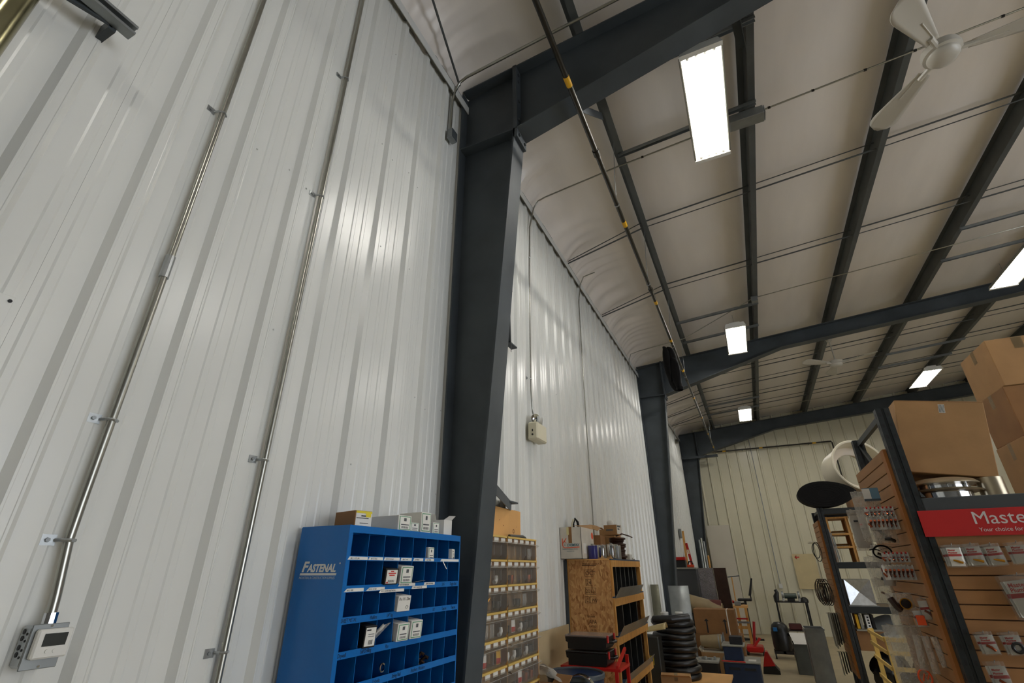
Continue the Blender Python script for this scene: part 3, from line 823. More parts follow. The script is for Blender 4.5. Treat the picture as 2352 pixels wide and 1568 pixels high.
for ri, y, txt in ((2, 1.585, 'SHEET METAL'), (2, 1.745, 'Waffers'), (2, 1.85, '1/4" lag'), (2, 2.19, '1/2'), (2, 2.27, 'Tapcon'), (2, 2.355, 'Tapcon'), (3, 1.59, 'Drywall'), (3, 1.71, 'Self Drilling'), (3, 1.86, 'Pan'), (1, 2.26, '3/16'), (1, 2.335, 'Toggle Bolt'), (4, 1.80, 'J Hooks'), (4, 1.92, 'String Nail'), (4, 2.05, 'Anchors  Washers')):
    s_, zb, zt = shelves[ri]
    lettering(txt, .019, (XL - .0008, y, zb + .006), uy, uz, M_INK, s_, name='marker_writing', width=.72, shear=.12, extr=.0002)

def carton(name, label, c, size, m, rz=0.0, ry=0.0, rx=0.0, cat='box', group=None, face='+X', lab=None, tape=False, c_=.0015):
    """closed carton centred at c (base centre); optional printed label on one face"""
    sx, sy, sz = size
    M = TR(c, rz, ry, rx)
    o = MB().cbox(-sx / 2, sx / 2, -sy / 2, sy / 2, 0, sz, c_, M).build(name, m)
    o = tag(o, label, cat, group)
    def put(f, u0, u1, v0, v1, mm, nm, parent, lift=.0008):
        if f == '+X': P = lambda u, v: (sx / 2 + lift, -sy / 2 + u * sy, v * sz)
        elif f == '-Y': P = lambda u, v: (-sx / 2 + u * sx, -sy / 2 - lift, v * sz)
        elif f == '-X': P = lambda u, v: (-sx / 2 - lift, sy / 2 - u * sy, v * sz)
        else: P = lambda u, v: (-sx / 2 + u * sx, -sy / 2 + v * sy, sz + lift)
        return MB().add([P(u0, v0), P(u1, v0), P(u1, v1), P(u0, v1)], [(0, 1, 2, 3)], M).build(nm, mm, parent, fix=False)
    if lab == 'green':
        a = put(face, .08, .92, .06, .94, M_GREEN, 'label_border', o)
        b = put(face, .12, .88, .10, .90, M_PAPER, 'product_label', o, .0012)
        put(face, .40, .60, .62, .82, M_GREYINK, 'print', b, .0016)
        put(face, .20, .80, .36, .42, M_GREYINK, 'print', b, .0016)
        for k in range(9):
            put(face, .24 + k * .06, .27 + k * .06, .15, .28, M_INK, 'print', b, .0016)
    elif lab == 'red':
        b = put(face, .10, .90, .08, .92, M_PAPER, 'product_label', o, .001)
        for k, (a0, a1) in enumerate(((.30, .70), (.22, .78), (.38, .62))):
            put(face, a0, a1, .55 + .12 * k, .62 + .12 * k, M_REDL, 'print', b, .0014)
        for k in range(8):
            put(face, .25 + k * .06, .28 + k * .06, .14, .30, M_INK, 'print', b, .0014)
        put(face, .12, .28, .10, .18, M_REDL, 'print', b, .0014)
    elif lab == 'white':
        b = put(face, .08, .92, .08, .92, M_PAPER, 'product_label', o, .001)
        put(face, .14, .50, .78, .84, M_INK, 'print', b, .0014)
        put(face, .30, .80, .60, .63, M_GREYINK, 'print', b, .0014)
        put(face, .30, .80, .50, .53, M_GREYINK, 'print', b, .0014)
        for k in range(7):
            put(face, .40 + k * .05, .425 + k * .05, .15, .36, M_INK, 'print', b, .0014)
    if tape:
        put('top', .44, .56, 0, 1, M_TAPE, 'packing_tape', o, .001)
        put('-Y', .44, .56, .75, 1, M_TAPE, 'packing_tape', o, .001)
    return o, M, put

# cartons on top of the blue cabinet
ZT = BZ1 + .003
o, M, put = carton('carton', 'brown cardboard box with yellow-topped label on the blue cabinet', (.17, 1.715, ZT), (.15, .085, .066), M_KRAFT2, rz=-.25, face='+X')
b = put('+X', .05, .98, .06, .98, M_PAPER, 'product_label', o)
put('+X', .05, .98, .84, .98, M_YLAB, 'print', b, .0014); put('+X', .62, .92, .62, .86, M_YLAB, 'print', b, .0015)
put('+X', .08, .80, .52, .57, M_INK, 'print', b, .0014); put('+X', .35, .65, .64, .72, M_INK, 'print', b, .0014); put('+X', .3, .8, .22, .26, M_INK, 'print', b, .0014)
for k, (lb, x, y, sx, sy, sz, rz, la) in enumerate((
    ('long white carton with green-edged label, leftmost on the blue cabinet', .175, 1.955, .20, .088, .066, -.10, 'green'),
    ('low white carton between two taller ones on the blue cabinet', .20, 2.040, .13, .070, .042, -.05, 'green'),
    ('tall white carton with green-edged label on the blue cabinet', .205, 2.118, .15, .072, .094, -.12, 'green'),
    ('flat white carton tucked behind the tall one on the blue cabinet', .14, 2.20, .12, .060, .050, -.35, 'green'),
    ('small white carton with flame pictogram label on the blue cabinet', .215, 2.222, .10, .058, .055, .0, 'green'),
    ('plain white carton standing behind the open one', .12, 2.275, .11, .055, .088, -.1, None))):
    carton('carton', lb, (x, y, ZT), (sx, sy, sz), M_WCARD, rz=rz, lab=la)
# open white carton with raised flaps
r = thing('open_carton', (.19, 2.36, ZT), 'open white carton with flaps up at the cabinet corner', 'box')
mb = MB()
for (x0, x1, y0, y1) in ((.14, .25, 2.318, 2.3205), (.14, .25, 2.395, 2.3975), (.14, .1425, 2.3205, 2.395), (.2475, .25, 2.3205, 2.395)):
    mb.box(x0, x1, y0, y1, ZT, ZT + .078)
mb.box(.14, .25, 2.318, 2.3975, ZT, ZT + .002)
mb.build('body', M_WCARD, r)
MB().add([(.2485, 2.3205, ZT + .078), (.2485, 2.395, ZT + .078), (.265, 2.41, ZT + .102), (.265, 2.345, ZT + .098)], [(0, 1, 2, 3)]).build('flap', M_WCARD, r, fix=False)
MB().add([(.14, 2.319, ZT + .078), (.20, 2.319, ZT + .078), (.195, 2.314, ZT + .108), (.145, 2.314, ZT + .108)], [(0, 1, 2, 3)]).build('flap', M_WCARD, r, fix=False)
MB().add([(.141, 2.35, ZT + .078), (.141, 2.39, ZT + .078), (.135, 2.39, ZT + .11), (.135, 2.36, ZT + .11)], [(0, 1, 2, 3)]).build('flap', M_KRAFT, r, fix=False)

# things in the pigeonholes: (row, column, ...)
def hole(ri, ci):
    z = shelves[ri][1] + .0035
    return (CYS[ci] + CYS[ci + 1]) / 2, z
for (ri, ci, sx, sy, sz, rz, m, la, lb, dy, ty) in (
    (0, 5, .12, .050, .060, 0, M_WCARD, 'green', 'white carton with green-edged label in the top pigeonhole row', 0, .0),
    (0, 7, .10, .045, .058, .25, M_WCARD, 'white', 'small white packet at the right end of the top pigeonhole row', -.01, .0),
    (1, 2, .17, .078, .062, -.12, M_BLACK, 'red', 'black carton with red-printed label in the second pigeonhole row', .0, .0),
    (1, 3, .17, .080, .072, -.10, M_WCARD, 'green', 'white carton poking out of the second pigeonhole row', .0, .0),
    (2, 3, .16, .078, .060, -.12, M_WCARD, None, 'white carton with handwriting in the third pigeonhole row', .0, .0),
    (3, 1, .15, .060, .075, -.15, M_BLACK, 'white', 'black carton with white label in the fourth pigeonhole row', .005, .0),
    (3, 3, .15, .072, .066, -.10, M_WCARD, 'green', 'left one of two white cartons in the fourth pigeonhole row', .005, .0),
    (3, 4, .16, .074, .070, -.12, M_WCARD, 'green', 'right one of two white cartons in the fourth pigeonhole row', .0, .0)):
    y, z = hole(ri, ci)
    prot = .305 if sx > .14 else .285
    o, M, put = carton('carton', lb, (prot - sx / 2, y + dy, z + .026 if sx > .14 else z + .002), (sx, sy, sz), m, rz=rz, ry=.10 if sx > .14 else 0, lab=la)
    if lb.startswith('white carton with handwriting'):
        mb = MB(); vs, fs = textmesh('8 x 1½  Zinc', .016, .1, .8, .0002)
        mb.add(vs, fs, M @ frame((sx / 2 + .0008, -.034, .043), uy, uz)); mb.build('marker_writing', M_INK, o, fix=False)
        mb = MB(); mb.tube([(sx / 2 + .0008, .018 + .008 * math.cos(t * .7), .016 + .006 * math.sin(t * .7)) for t in range(9)], .0006, 4, closed=True, M=M); mb.build('marker_writing', M_INK, o)
# loose pieces in the pigeonholes
y, z = hole(0, 1)
for k in range(3):
    c = Vector((.262 - .012 * k, y - .03 + .02 * k, z + .008))
    rr = thing('lag_bolt', c, 'shiny lag bolt lying in the top pigeonhole row, %s of three' % ('left', 'middle', 'right')[k], 'bolt', 'lag bolts')
    MB().cyl(c, c + Vector((.012, .012, .002)), .0075, 6).build('head', M_CHROME, rr)
    MB().cyl(c, c + Vector((-.045, -.02, 0)), .0035, 6).build('shank', M_CHROME, rr)
y, z = hole(1, 1)
tag(MB().cbox(.25, .262, y - .045, y - .028, z, z + .068, .001, ).build('paper_strip', M_PAPER), 'upright white paper strip in the second pigeonhole row', 'paper')
y, z = hole(1, 4)
tag(MB().add([(.31, y - .05, z + .026), (.30, y + .045, z + .030), (.22, y + .04, z + .02), (.22, y - .04, z + .02), (.31, y - .05, z + .0245), (.30, y + .045, z + .0285), (.22, y + .04, z + .0185), (.22, y - .04, z + .0185)], [(0, 1, 2, 3), (7, 6, 5, 4), (0, 4, 5, 1), (1, 5, 6, 2), (2, 6, 7, 3), (3, 7, 4, 0)]).build('sheet_offcut', M_GALVD), 'small grey metal offcut in the second pigeonhole row', 'sheet metal')
y, z = hole(3, 2)
tag(MB().grid(lambda u, v: Vector((.24 + .05 * v - .02 * math.sin(3 * u), y - .045 + .05 * u + .035 * v, z + .026 + .062 * v + .004 * math.sin(8 * u))), 6, 6).build('plastic_bag', M_POLYM, smooth=True), 'crumpled grey plastic bag in the fourth pigeonhole row', 'bag')
y, z = hole(4, 5)
for k in range(5):
    c = Vector((.24 - .01 * (k % 2), y - .035 + .018 * k, z + .004 + .018 * (k % 3)))
    tag(MB().tube([c, c + Vector((.02, .006, .018)), c + Vector((.03, .012, .01))], .007, 6).build('pipe_hook', mat('rusty_iron', '#3c2b20', 0.6, 0.4, 0.2, 20)), 'rusty iron hook in the fifth pigeonhole row, %s from the left in its heap' % ('first', 'second', 'third', 'fourth', 'last')[k], 'hook', 'hooks heaped in one pigeonhole')
y, z = hole(4, 2)
o = MB().lathe([(.012, -.004), (.017, -.003), (.017, .003), (.012, .004), (.012, -.004)], (.276, y + .02, z + .044), 'X', 16).build('steel_washer', M_CHROME, smooth=True)
tag(o, 'bright round steel fitting at the front of the fifth pigeonhole row', 'washer')
# peeling tape
tag(MB().grid(lambda u, v: Vector((.296 + .02 * v, 2.252 + .008 * u + .006 * v * v, 1.758 - .035 * v)), 2, 6).build('peeling_tape', M_PAPER), 'curling white tape hanging from the top shelf lip', 'tape')

# ================================================================== CLEAR BIN RACKS
ply = MB().cbox(.045, .062, 2.83, 3.735, 1.30, 2.14, .002).build('plywood_board', M_PLY)
tag(ply, 'upright plywood board with knots behind the clear bins', 'board')
mb = MB()
for (y, z, h) in ((3.36, 2.05, .004), (3.24, 2.04, .004), (3.42, 2.015, .005), (3.66, 2.02, .003), (3.05, 2.10, .005), (2.98, 2.06, .004)):
    mb.lathe([(.0, 0), (h, 0), (h, .0008), (0, .0008)], (.062, y, z), 'X', 10)
for dz in (0, .05):
    mb.lathe([(.010, 0), (.016, 0), (.016, .0008), (.010, .0008)], (.062, 3.60, 1.985 - dz), 'X', 12)
o = mb.build('knots', mat('knot_brown', '#7a4a1e', 0.7), ply); o['kind'] = 'stuff'
ROWZ = [1.918, 1.770, 1.620, 1.471, 1.323, 1.175, 1.027, .88]
def bin_mesh(w, h, d):
    """scoop bin, local: x = depth (front at 0), y = 0..w, z = 0..h (open slanted front top)"""
    t = .0016
    mb = MB()
    side = [(-d, 0), (-.012, 0), (.006, h * .18), (.006, h * .62), (-.035, h * .86), (-d, h * .86)]
    for y0 in (0, w):
        mb.add([(a, y0, b) for a, b in side], [tuple(range(len(side)))])
    mb.add([(-d, 0, 0), (-.012, 0, 0), (-.012, w, 0), (-d, w, 0)], [(0, 1, 2, 3)])
    for y0 in (0, w):        # moulded rims catch the light
        mb.tube([(.006, y0, h * .2), (.006, y0, h * .62), (.030, y0, h * .74)], .0012, 4)
    mb.tube([(.030, 0, h * .74), (.030, w, h * .74)], .0014, 4)
    mb.add([(-.012, t, 0), (-.012, w - t, 0), (.006, w - t, h * .18), (.006, t, h * .18)], [(0, 1, 2, 3)])
    mb.add([(.006, t, h * .18), (.006, w - t, h * .18), (.006, w - t, h * .62), (.006, t, h * .62)], [(0, 1, 2, 3)])
    mb.add([(.006, t, h * .62), (.006, w - t, h * .62), (.030, w - t, h * .74), (.030, t, h * .74)], [(0, 1, 2, 3)])
    mb.add([(.030, t, h * .74), (.030, w - t, h * .74), (-.004, w - t, h * .84), (-.004, t, h * .84)], [(0, 1, 2, 3)])
    return mb
BW = .100
bin_me = lab_me = None
for ui, (uy0, un) in enumerate(((2.795, 4), (3.203, 5))):
    uw = BW * un + .02
    r = thing('bin_rack', (.1, uy0 + uw / 2, 0), ('left clear bin rack, partly hidden by the nearest column', 'right clear bin rack below the plywood board')[ui], 'bin rack', 'clear bin racks')
    MB().box(.068, .076, uy0, uy0 + uw, .70, 1.925).build('back_board', mat('rack_brown', '#b58f60', 0.7, 0, .1, 5), r)
    for y in (uy0, uy0 + uw - .009):
        MB().box(.076, .196, y, y + .009, .70, 1.925).build('side_board', M_WOOD, r)
    for ri, zt in enumerate(ROWZ):
        MB().box(.076, .200, uy0, uy0 + uw, zt - .004, zt + .008).build('shelf_strip', M_PINE, r)
        if ri == len(ROWZ) - 1: break
        MB().box(.186, .190, uy0 + .009, uy0 + uw - .009, zt - .034, zt - .004).build('label_rail', mat('rail_brown', '#7d6046', 0.6), r)
        for ci in range(un):
            h = zt - ROWZ[ri + 1] - .012
            if bin_me is None:
                o = bin_mesh(BW - .003, .138, .115).build('plastic_bin', M_CLEAR, r, fix=False)
                off = wloc(r)
                for v in o.data.vertices: v.co += off
                bin_me = o.data
            else:
                o = link('plastic_bin', bin_me, r)
            o.location = Vector((.196, uy0 + .011 + ci * BW, ROWZ[ri + 1] + .0085)) - wloc(r)
            if ri == 6: continue
            if lab_me is None:
                l_ = MB().box(0, .0012, 0, .062, 0, .026).build('label_card', M_PAPER, None)
                lab_me = l_.data; l_.parent = o
            else:
                l_ = link('label_card', lab_me, o)
            l_.location = (-.0055, .018, zt - .0325 - (ROWZ[ri + 1] + .0085))
# contents in some bins
def in_bin(ri, y):  # floor of bin row ri at y
    return Vector((.150, y, ROWZ[ri + 1] + .011))
for (ri, y, kind, lb) in ((1, 2.90, 'tee', 'white plastic elbow in the second bin row, leftmost seen'), (1, 2.96, 'tee', 'white plastic tee in the second bin row'), (1, 3.09, 'tee', 'white plastic elbow in the second bin row beside a dark one'), (0, 3.66, 'bag', 'pale packet in the last bin of the top row'),
                          (1, 3.35, 'cup', 'brown rubber cup in the second bin row'), (1, 3.65, 'cup', 'amber cap in the last bin of the second row'),
                          (2, 2.98, 'brass', 'chrome and brass valve in the third bin row'), (2, 3.14, 'cup', 'dark rubber fitting in the third bin row'), (2, 3.56, 'bag', 'grey packet in the third bin row'), (2, 3.45, 'cup', 'dark washer pile in the third bin row'),
                          (3, 2.86, 'bag', 'clear packet in the fourth bin row, leftmost'), (3, 2.98, 'bag', 'clear packet in the fourth bin row, second'), (3, 3.06, 'bag', 'grey packet in the fourth bin row'), (3, 3.16, 'tee', 'white cap in the fourth bin row'), (3, 3.27, 'cup', 'black boot in the fourth bin row'), (3, 3.37, 'red', 'red-tagged packet in the fourth bin row'), (3, 3.47, 'tee', 'white tube in the fourth bin row'), (3, 3.57, 'cup', 'dark boot in the fourth bin row near the right end'), (3, 3.66, 'cup', 'dark boot in the last bin of the fourth row'),
                          (4, 2.87, 'red', 'red and white packet in the fifth bin row, leftmost'), (4, 2.96, 'red', 'red and white packet in the fifth bin row, second'), (4, 3.15, 'yel', 'yellow and red packet in the fifth bin row'), (4, 3.26, 'tee', 'white funnel in the fifth bin row'), (4, 3.36, 'tee', 'white ball cap in the fifth bin row'), (4, 3.47, 'cup', 'black tube in the fifth bin row'), (4, 3.56, 'tee', 'pale cone in the fifth bin row'), (4, 3.66, 'cup', 'black tube in the last bin of the fifth row'),
                          (5, 3.47, 'red', 'reddish packet in the sixth bin row'), (5, 3.57, 'cup', 'brown fitting in the sixth bin row'), (5, 3.66, 'cup', 'brown fitting in the last bin of the sixth row')):
    p = in_bin(ri, y)
    if kind == 'tee':
        o = MB().tube([p + Vector((.02, -.022, .014)), p + Vector((.018, .0, .015)), p + Vector((.015, .018, .03)), p + Vector((.01, .022, .05))], .0125, 10).build('plastic_fitting', M_WHITE, smooth=True)
        c = 'fitting'
    elif kind == 'cup':
        o = MB().lathe([(.001, 0), (.022, 0), (.028, .03), (.03, .052), (.024, .05), (.02, .012), (.001, .012)], p + Vector((.0, 0, 0)), 'Z', 14).build('rubber_cup', M_COPPER if ('brown' in lb or 'amber' in lb) else M_BLACK, smooth=True)
        c = 'cap'
    elif kind == 'brass':
        o = thing('valve', p, lb, 'valve')
        MB().lathe([(.001, 0), (.016, 0), (.016, .02), (.010, .025), (.010, .045), (.001, .045)], p, 'Z', 12).build('body', M_CHROME, o, smooth=True)
        MB().cyl(p + Vector((.01, 0, .05)), p + Vector((.02, .03, .075)), .009, 8).build('handle', M_BRASS, o)
        c = 'valve'
    else:
        mm = {'bag': M_POLYM, 'red': M_PAPER, 'yel': M_YEL}[kind]
        o = MB().grid(lambda u, v: p + Vector((.012 + .012 * math.sin(PI * u) * math.sin(PI * v), -.03 + .06 * u, .004 + .075 * v)), 6, 6).build('packet', mm, smooth=True)
        if kind in ('red', 'yel'):
            MB().grid(lambda u, v: p + Vector((.014 + .012 * math.sin(PI * u) * math.sin(PI * (.1 + .35 * v)), -.03 + .06 * u, .01 + .03 * v)), 6, 3).build('print', M_RED, o, smooth=True)
        c = 'packet'
    tag(o, lb, c)
# grey tube on top of the right rack
o = MB().tube([(.12, 3.40, 1.94), (.13, 3.62, 1.945), (.13, 3.66, 1.937), (.13, 3.67, 1.93)], .011, 10).build('grey_tube', mat('dark_grey_plastic', '#4b4a47', .5), smooth=True)
tag(o, 'short dark grey tube lying on top of the clear bin rack', 'tube')

# ================================================================== OSB CABINET WITH PIGEONHOLES
OY0, OX1, OZ1 = 4.90, .45, 1.805
oc = thing('osb_cabinet', (.25, 5.5, 0), 'tall OSB cabinet with sheet-metal pigeonholes and mill stamps', 'cabinet')
sd = MB().box(.045, OX1, OY0, OY0 + .012, .25, OZ1 - .012).build('side_board', M_OSB, oc)
MB().box(.03, OX1, OY0 - .004, 6.22, OZ1 - .012, OZ1).build('top_board', M_PLY, oc)
MB().box(.03, .045, OY0, 6.22, .02, OZ1 - .012).build('back_board', M_WOOD, oc)
MB().box(.004, .03, OY0 - .02, OY0 + .03, .02, OZ1 - .01).build('steel_post', M_STEEL, oc)
# stamps on the side board
yb = OY0 - .0008
stp = [('OCT', .052, .210, 1.665), ('24', .050, .215, 1.585), ('2011', .045, .205, 1.515), ('C   PW', .040, .200, 1.44), ('Limeex', .030, .20, 1.315), ('APA', .045, .215, 1.265), ('RATED', .024, .215, 1.235), ('24/16', .030, .22, 1.205), ('EXP 1', .028, .22, 1.175), ('MADE IN CANADA', .022, .185, 1.755)]
for txt, sz, x, z in stp:
    lettering(txt, sz, (x, yb, z), ux, uz, mat('stamp_ink', '#4a2c14', 0.7), sd, name='stamp_lettering', extr=.0003, width=.9)
def rect_line(x0, x1, z0, z1, w=.003):
    mb = MB()
    for (a, b, c, d) in ((x0, x1, z0, z0 + w), (x0, x1, z1 - w, z1), (x0, x0 + w, z0, z1), (x1 - w, x1, z0, z1)):
        mb.box(a, b, yb - .0004, yb + .0004, c, d)
    mb.build('stamp_frame', MATS['stamp_ink'], sd)
rect_line(.203, .285, 1.652, 1.712); rect_line(.208, .262, 1.575, 1.63); rect_line(.198, .30, 1.503, 1.558); rect_line(.19, .235, 1.43, 1.485); rect_line(.24, .30, 1.43, 1.485)
MB().box(.18, .32, yb - .0004, yb + .0004, 1.745, 1.752).build('stamp_frame', MATS['stamp_ink'], sd)
# front: timber rails and posts, four tiers of steel dividers with low lips
tiers = [(1.735, 1.475), (1.40, 1.165), (1.09, .80), (.72, .45)]
for zr0, zr1, yy1 in ((1.735, 1.793, 6.215), (1.405, 1.475, 6.24), (1.10, 1.165, 6.28), (.735, .80, 6.34), (.38, .45, 6.34)):
    o = MB().box(OX1 - .02, OX1 + .018, OY0 + .012, yy1, zr0, zr1).build('front_rail', M_WOOD, oc)
    MB().box(OX1 - .03, OX1 + .019, OY0 + .012, yy1, zr1, zr1 + .012).build('blue_strip', mat('blue_edge', '#23405e', .5), o)
for y in (6.16, 4.915):
    MB().box(OX1 - .02, OX1 + .016, y, y + .035, .25, 1.735).build('front_post', M_WOOD, oc)
MB().box(.045, OX1, 6.20, 6.22, .25, OZ1 - .012).build('side_board', M_OSB, oc)
for ti, (zt, zb) in enumerate(tiers):
    MB().box(.046, OX1 - .022, OY0 + .013, 6.195, zb - .004, zb).build('shelf', mat('shaded_zinc', '#4b4d4e', .4, .75, .15, 6), oc)  # shade inside the unlit pigeonholes is put into the zinc colour
    n = (7, 4, 5, 5)[ti]
    for k in range(1, n):
        y = OY0 + .03 + (6.15 - OY0) * k / n
        dv = MB().box(.05, OX1 + .002, y - .0015, y + .0015, zb, zt).build('divider', mat('shaded_zinc', '#4b4d4e', .4, .75, .15, 6), oc)
        MB().box(OX1 + .0022, OX1 + .006, y - .0035, y + .0035, zb, zt).build('lit_edge', M_GALV, dv)  # brighter strip added for the lit front edge of each divider
    y1 = (6.0, 6.15, 6.18, 6.18)[ti]
    MB().add([(OX1 + .02, OY0 + .03, zb - .005), (OX1 + .02, y1, zb - .005), (OX1 + .075, y1 + .01, zb + .085), (OX1 + .075, OY0 + .04, zb + .085), (OX1 + .0215, OY0 + .03, zb - .005), (OX1 + .0215, y1, zb - .005), (OX1 + .0765, y1 + .01, zb + .085), (OX1 + .0765, OY0 + .04, zb + .085)], [(0, 1, 2, 3), (7, 6, 5, 4), (0, 4, 5, 1), (1, 5, 6, 2), (2, 6, 7, 3), (3, 7, 4, 0)]).build('metal_lip', M_GALV, oc)

# things on top of the OSB cabinet
Z = OZ1
r = thing('chemical_carton', (.12, 5.0, Z), 'worn white carton with red and teal logo on the OSB cabinet', 'box')
bx0, bx1, by0, by1, bh = .004, .222, 4.80, 5.22, .285
mb = MB()
for q in ((bx0, bx1, by0, by0 + .004), (bx0, bx1, by1 - .004, by1), (bx0, bx0 + .004, by0, by1), (bx1 - .004, bx1, by0, by1)):
    mb.box(q[0], q[1], q[2], q[3], Z, Z + bh)
mb.box(bx0, bx1, by0, by1, Z, Z + .004)
bd = mb.build('body', mat('worn_white_carton', '#cfc9bc', .7, 0, .08, 7), r)
yf = by0 - .0008
lettering('CHEMFAX', .034, (.072, yf, Z + .112), ux, uz, M_TEAL, bd, shear=.25, extr=.0003, bold=.0008, width=.80)
mb = MB()
mb.tube([(.030, yf, Z + .185), (.030, yf, Z + .125), (.036, yf, Z + .108), (.050, yf, Z + .100), (.200, yf, Z + .104)], .0035, 5)
mb.tube([(.070, yf, Z + .185), (.042, yf, Z + .150), (.038, yf, Z + .14)], .0035, 5)
mb.tube([(.038, yf, Z + .152), (.055, yf, Z + .158), (.066, yf, Z + .145)], .003, 5)
mb.build('logo_mark', M_ORANGE, bd)
lettering('Kr', .020, (.042, yf, Z + .118), ux, uz, M_TEAL, bd, extr=.0003)
lettering('Manufacturer of Sanitation Chemicals', .0118, (.028, yf, Z + .084), ux, uz, M_TEAL, bd, extr=.0003, width=.86)
lettering('www.chemfax.com', .0118, (.068, yf, Z + .066), ux, uz, M_TEAL, bd, extr=.0003, width=.85)
MB().box(.092, .128, yf - .0005, yf, Z + .14, Z + bh + .004).build('brown_tape', M_KRAFT2, bd)
MB().box(.076, .100, yf - .001, yf - .0004, Z + .215, Z + bh).build('yellow_note', mat('old_note', '#ddd29a', .7), bd)
MB().lathe([(0, 0), (.034, 0), (.034, .0006), (0, .0006)], (bx1 + .0004, 5.17, Z + .22), 'X', 24).build('orange_sticker', M_ORANGE, bd)
MB().box(bx1, bx1 + .0006, 4.86, 4.95, Z + .05, Z + .14).build('shipping_label', M_PAPER, bd)
MB().add([(bx1, by0, Z + bh), (bx1, by1, Z + bh), (bx1 - .02, by1 + .03, Z + bh + .05), (bx1 - .09, by0 + .05, Z + bh + .02)], [(0, 1, 2, 3)]).build('flap', M_KRAFT, r, fix=False)
# hose ring poking out of that carton
r = thing('rubber_ring', (.17, 5.0, Z + .01), 'bent black and cream rubber strip poking out of the worn carton', 'rubber strip')
MB().tube([(.11, 4.93, Z + .05), (.11, 4.92, Z + .25), (.112, 4.915, Z + .33), (.135, 4.915, Z + .372), (.158, 4.915, Z + .34), (.17, 4.915, Z + .27), (.175, 4.92, Z + .05)], .012, 8).build('strip', M_RUB, r, smooth=True)
MB().tube([(.105, 4.900, Z + .20), (.104, 4.898, Z + .32), (.124, 4.898, Z + .368)], .010, 6).build('cream_edge', M_BEIGE, r, smooth=True)
# cans
def can(name, label, x, y, r_, h, m, lid=True, brush=False):
    t = thing(name, (x, y, Z), label, 'can')
    MB().lathe([(.001, 0), (r_ * .97, 0), (r_, .004), (r_, h - .004), (r_ * .97, h), (r_ * .9, h), (r_ * .9, h - .006), (.001, h - .006)], (x, y, Z), n=24).build('body', m, t, smooth=True)
    MB().lathe([(r_ * 1.0, h - .005), (r_ * 1.03, h - .003), (r_ * 1.03, h), (r_ * .98, h + .001)], (x, y, Z), n=24).build('rim', M_CHROME, t, smooth=True)
    if brush:
        MB().cyl((x, y, Z + h - .006), (x, y, Z + h + .012), r_ * .35, 12).build('cap', M_GREYT, t)
    return t
can('purple_can', 'purple-blue primer can beside the worn carton', .276, 4.98, .045, .125, mat('purple_label', '#2c2d70', .25), brush=True)
can('steel_can', 'shiny steel can, second from the worn carton', .325, 5.12, .046, .13, M_CHROME)
can('steel_can', 'shiny steel can, third in the row of cans', .378, 5.29, .05, .14, M_CHROME, brush=True)
can('steel_can', 'shiny steel can, last in the row of cans', .400, 5.43, .046, .135, M_GALV, brush=True)
# cartons behind the cans
carton('carton', 'tall brown carton behind the cans on the OSB cabinet', (.15, 5.47, Z), (.20, .30, .235), M_KRAFT2, rz=.1)
r = MB().grid(lambda u, v: Vector((.06 + .20 * u, 5.28 + .25 * v, Z + .29 + .02 * math.sin(4 * u) + .02 * v + .03 * math.sin(3 * v))), 8, 6).build('kraft_paper', M_KRAFT)
r.modifiers.new('s', 'SOLIDIFY').thickness = .003
tag(r, 'loose brown paper flap beside the worn white carton', 'paper')
carton('carton', 'rounded kraft carton at the right end of the OSB cabinet top', (.20, 6.0, Z), (.18, .22, .33), M_KRAFT, rz=-.1)
# brown stack of coil with small box on it
r = thing('wire_spool', (.33, 5.78, Z), 'stack of dark brown coiled wire at the right of the cans', 'wire coil')
br = mat('brown_wire', '#3a1f16', .45, .1, .15, 14)
for k in range(11):
    rr = .072 + .01 * math.sin(k * 2.1)
    pts = [(.33 + .008 * math.sin(k * 1.3) + rr * math.cos(2 * PI * i / 24), 5.78 + rr * math.sin(2 * PI * i / 24), Z + .012 + .0205 * k) for i in range(24)]
    MB().tube(pts, .0115, 7, closed=True).build('turn', br, r, smooth=True)
MB().tube([(.34, 5.70, Z + .24), (.40, 5.74, Z + .265), (.44, 5.90, Z + .25), (.45, 6.02, Z + .24)], .007, 6).build('loose_end', br, r, smooth=True)
o, M, put = carton('carton', 'small kraft carton with dark printing balanced on the brown coil', (.305, 5.72, Z + .252), (.15, .14, .105), M_KRAFT, rz=-.15)
put('-Y', .18, .72, .42, .58, M_GREYINK, 'print', o); b = put('+X', .08, .92, .10, .94, M_PAPER, 'product_label', o); put('+X', .15, .85, .76, .92, M_GREYINK, 'print', b, .0014); put('+X', .2, .6, .5, .66, M_GREYINK, 'print', b, .0014)
tag(MB().lathe([(.001, 0), (.035, 0), (.04, .03), (.03, .05), (.001, .05)], (.28, 5.74, Z + .358), n=16).build('plastic_cup', M_WHITE, smooth=True), 'white plastic cup on top of the small kraft carton', 'cup')
carton('carton', 'small white carton low at the right end of the OSB cabinet top', (.40, 5.95, Z), (.06, .12, .06), M_WCARD)
tag(MB().tube([(.42, 6.06, Z + .012), (.425, 6.10, Z + .016), (.42, 6.16, Z + .012)], [.012, .014, .01], 8).build('glue_bottle', M_WHITE, smooth=True), 'small white bottle lying at the far end of the OSB cabinet', 'bottle')

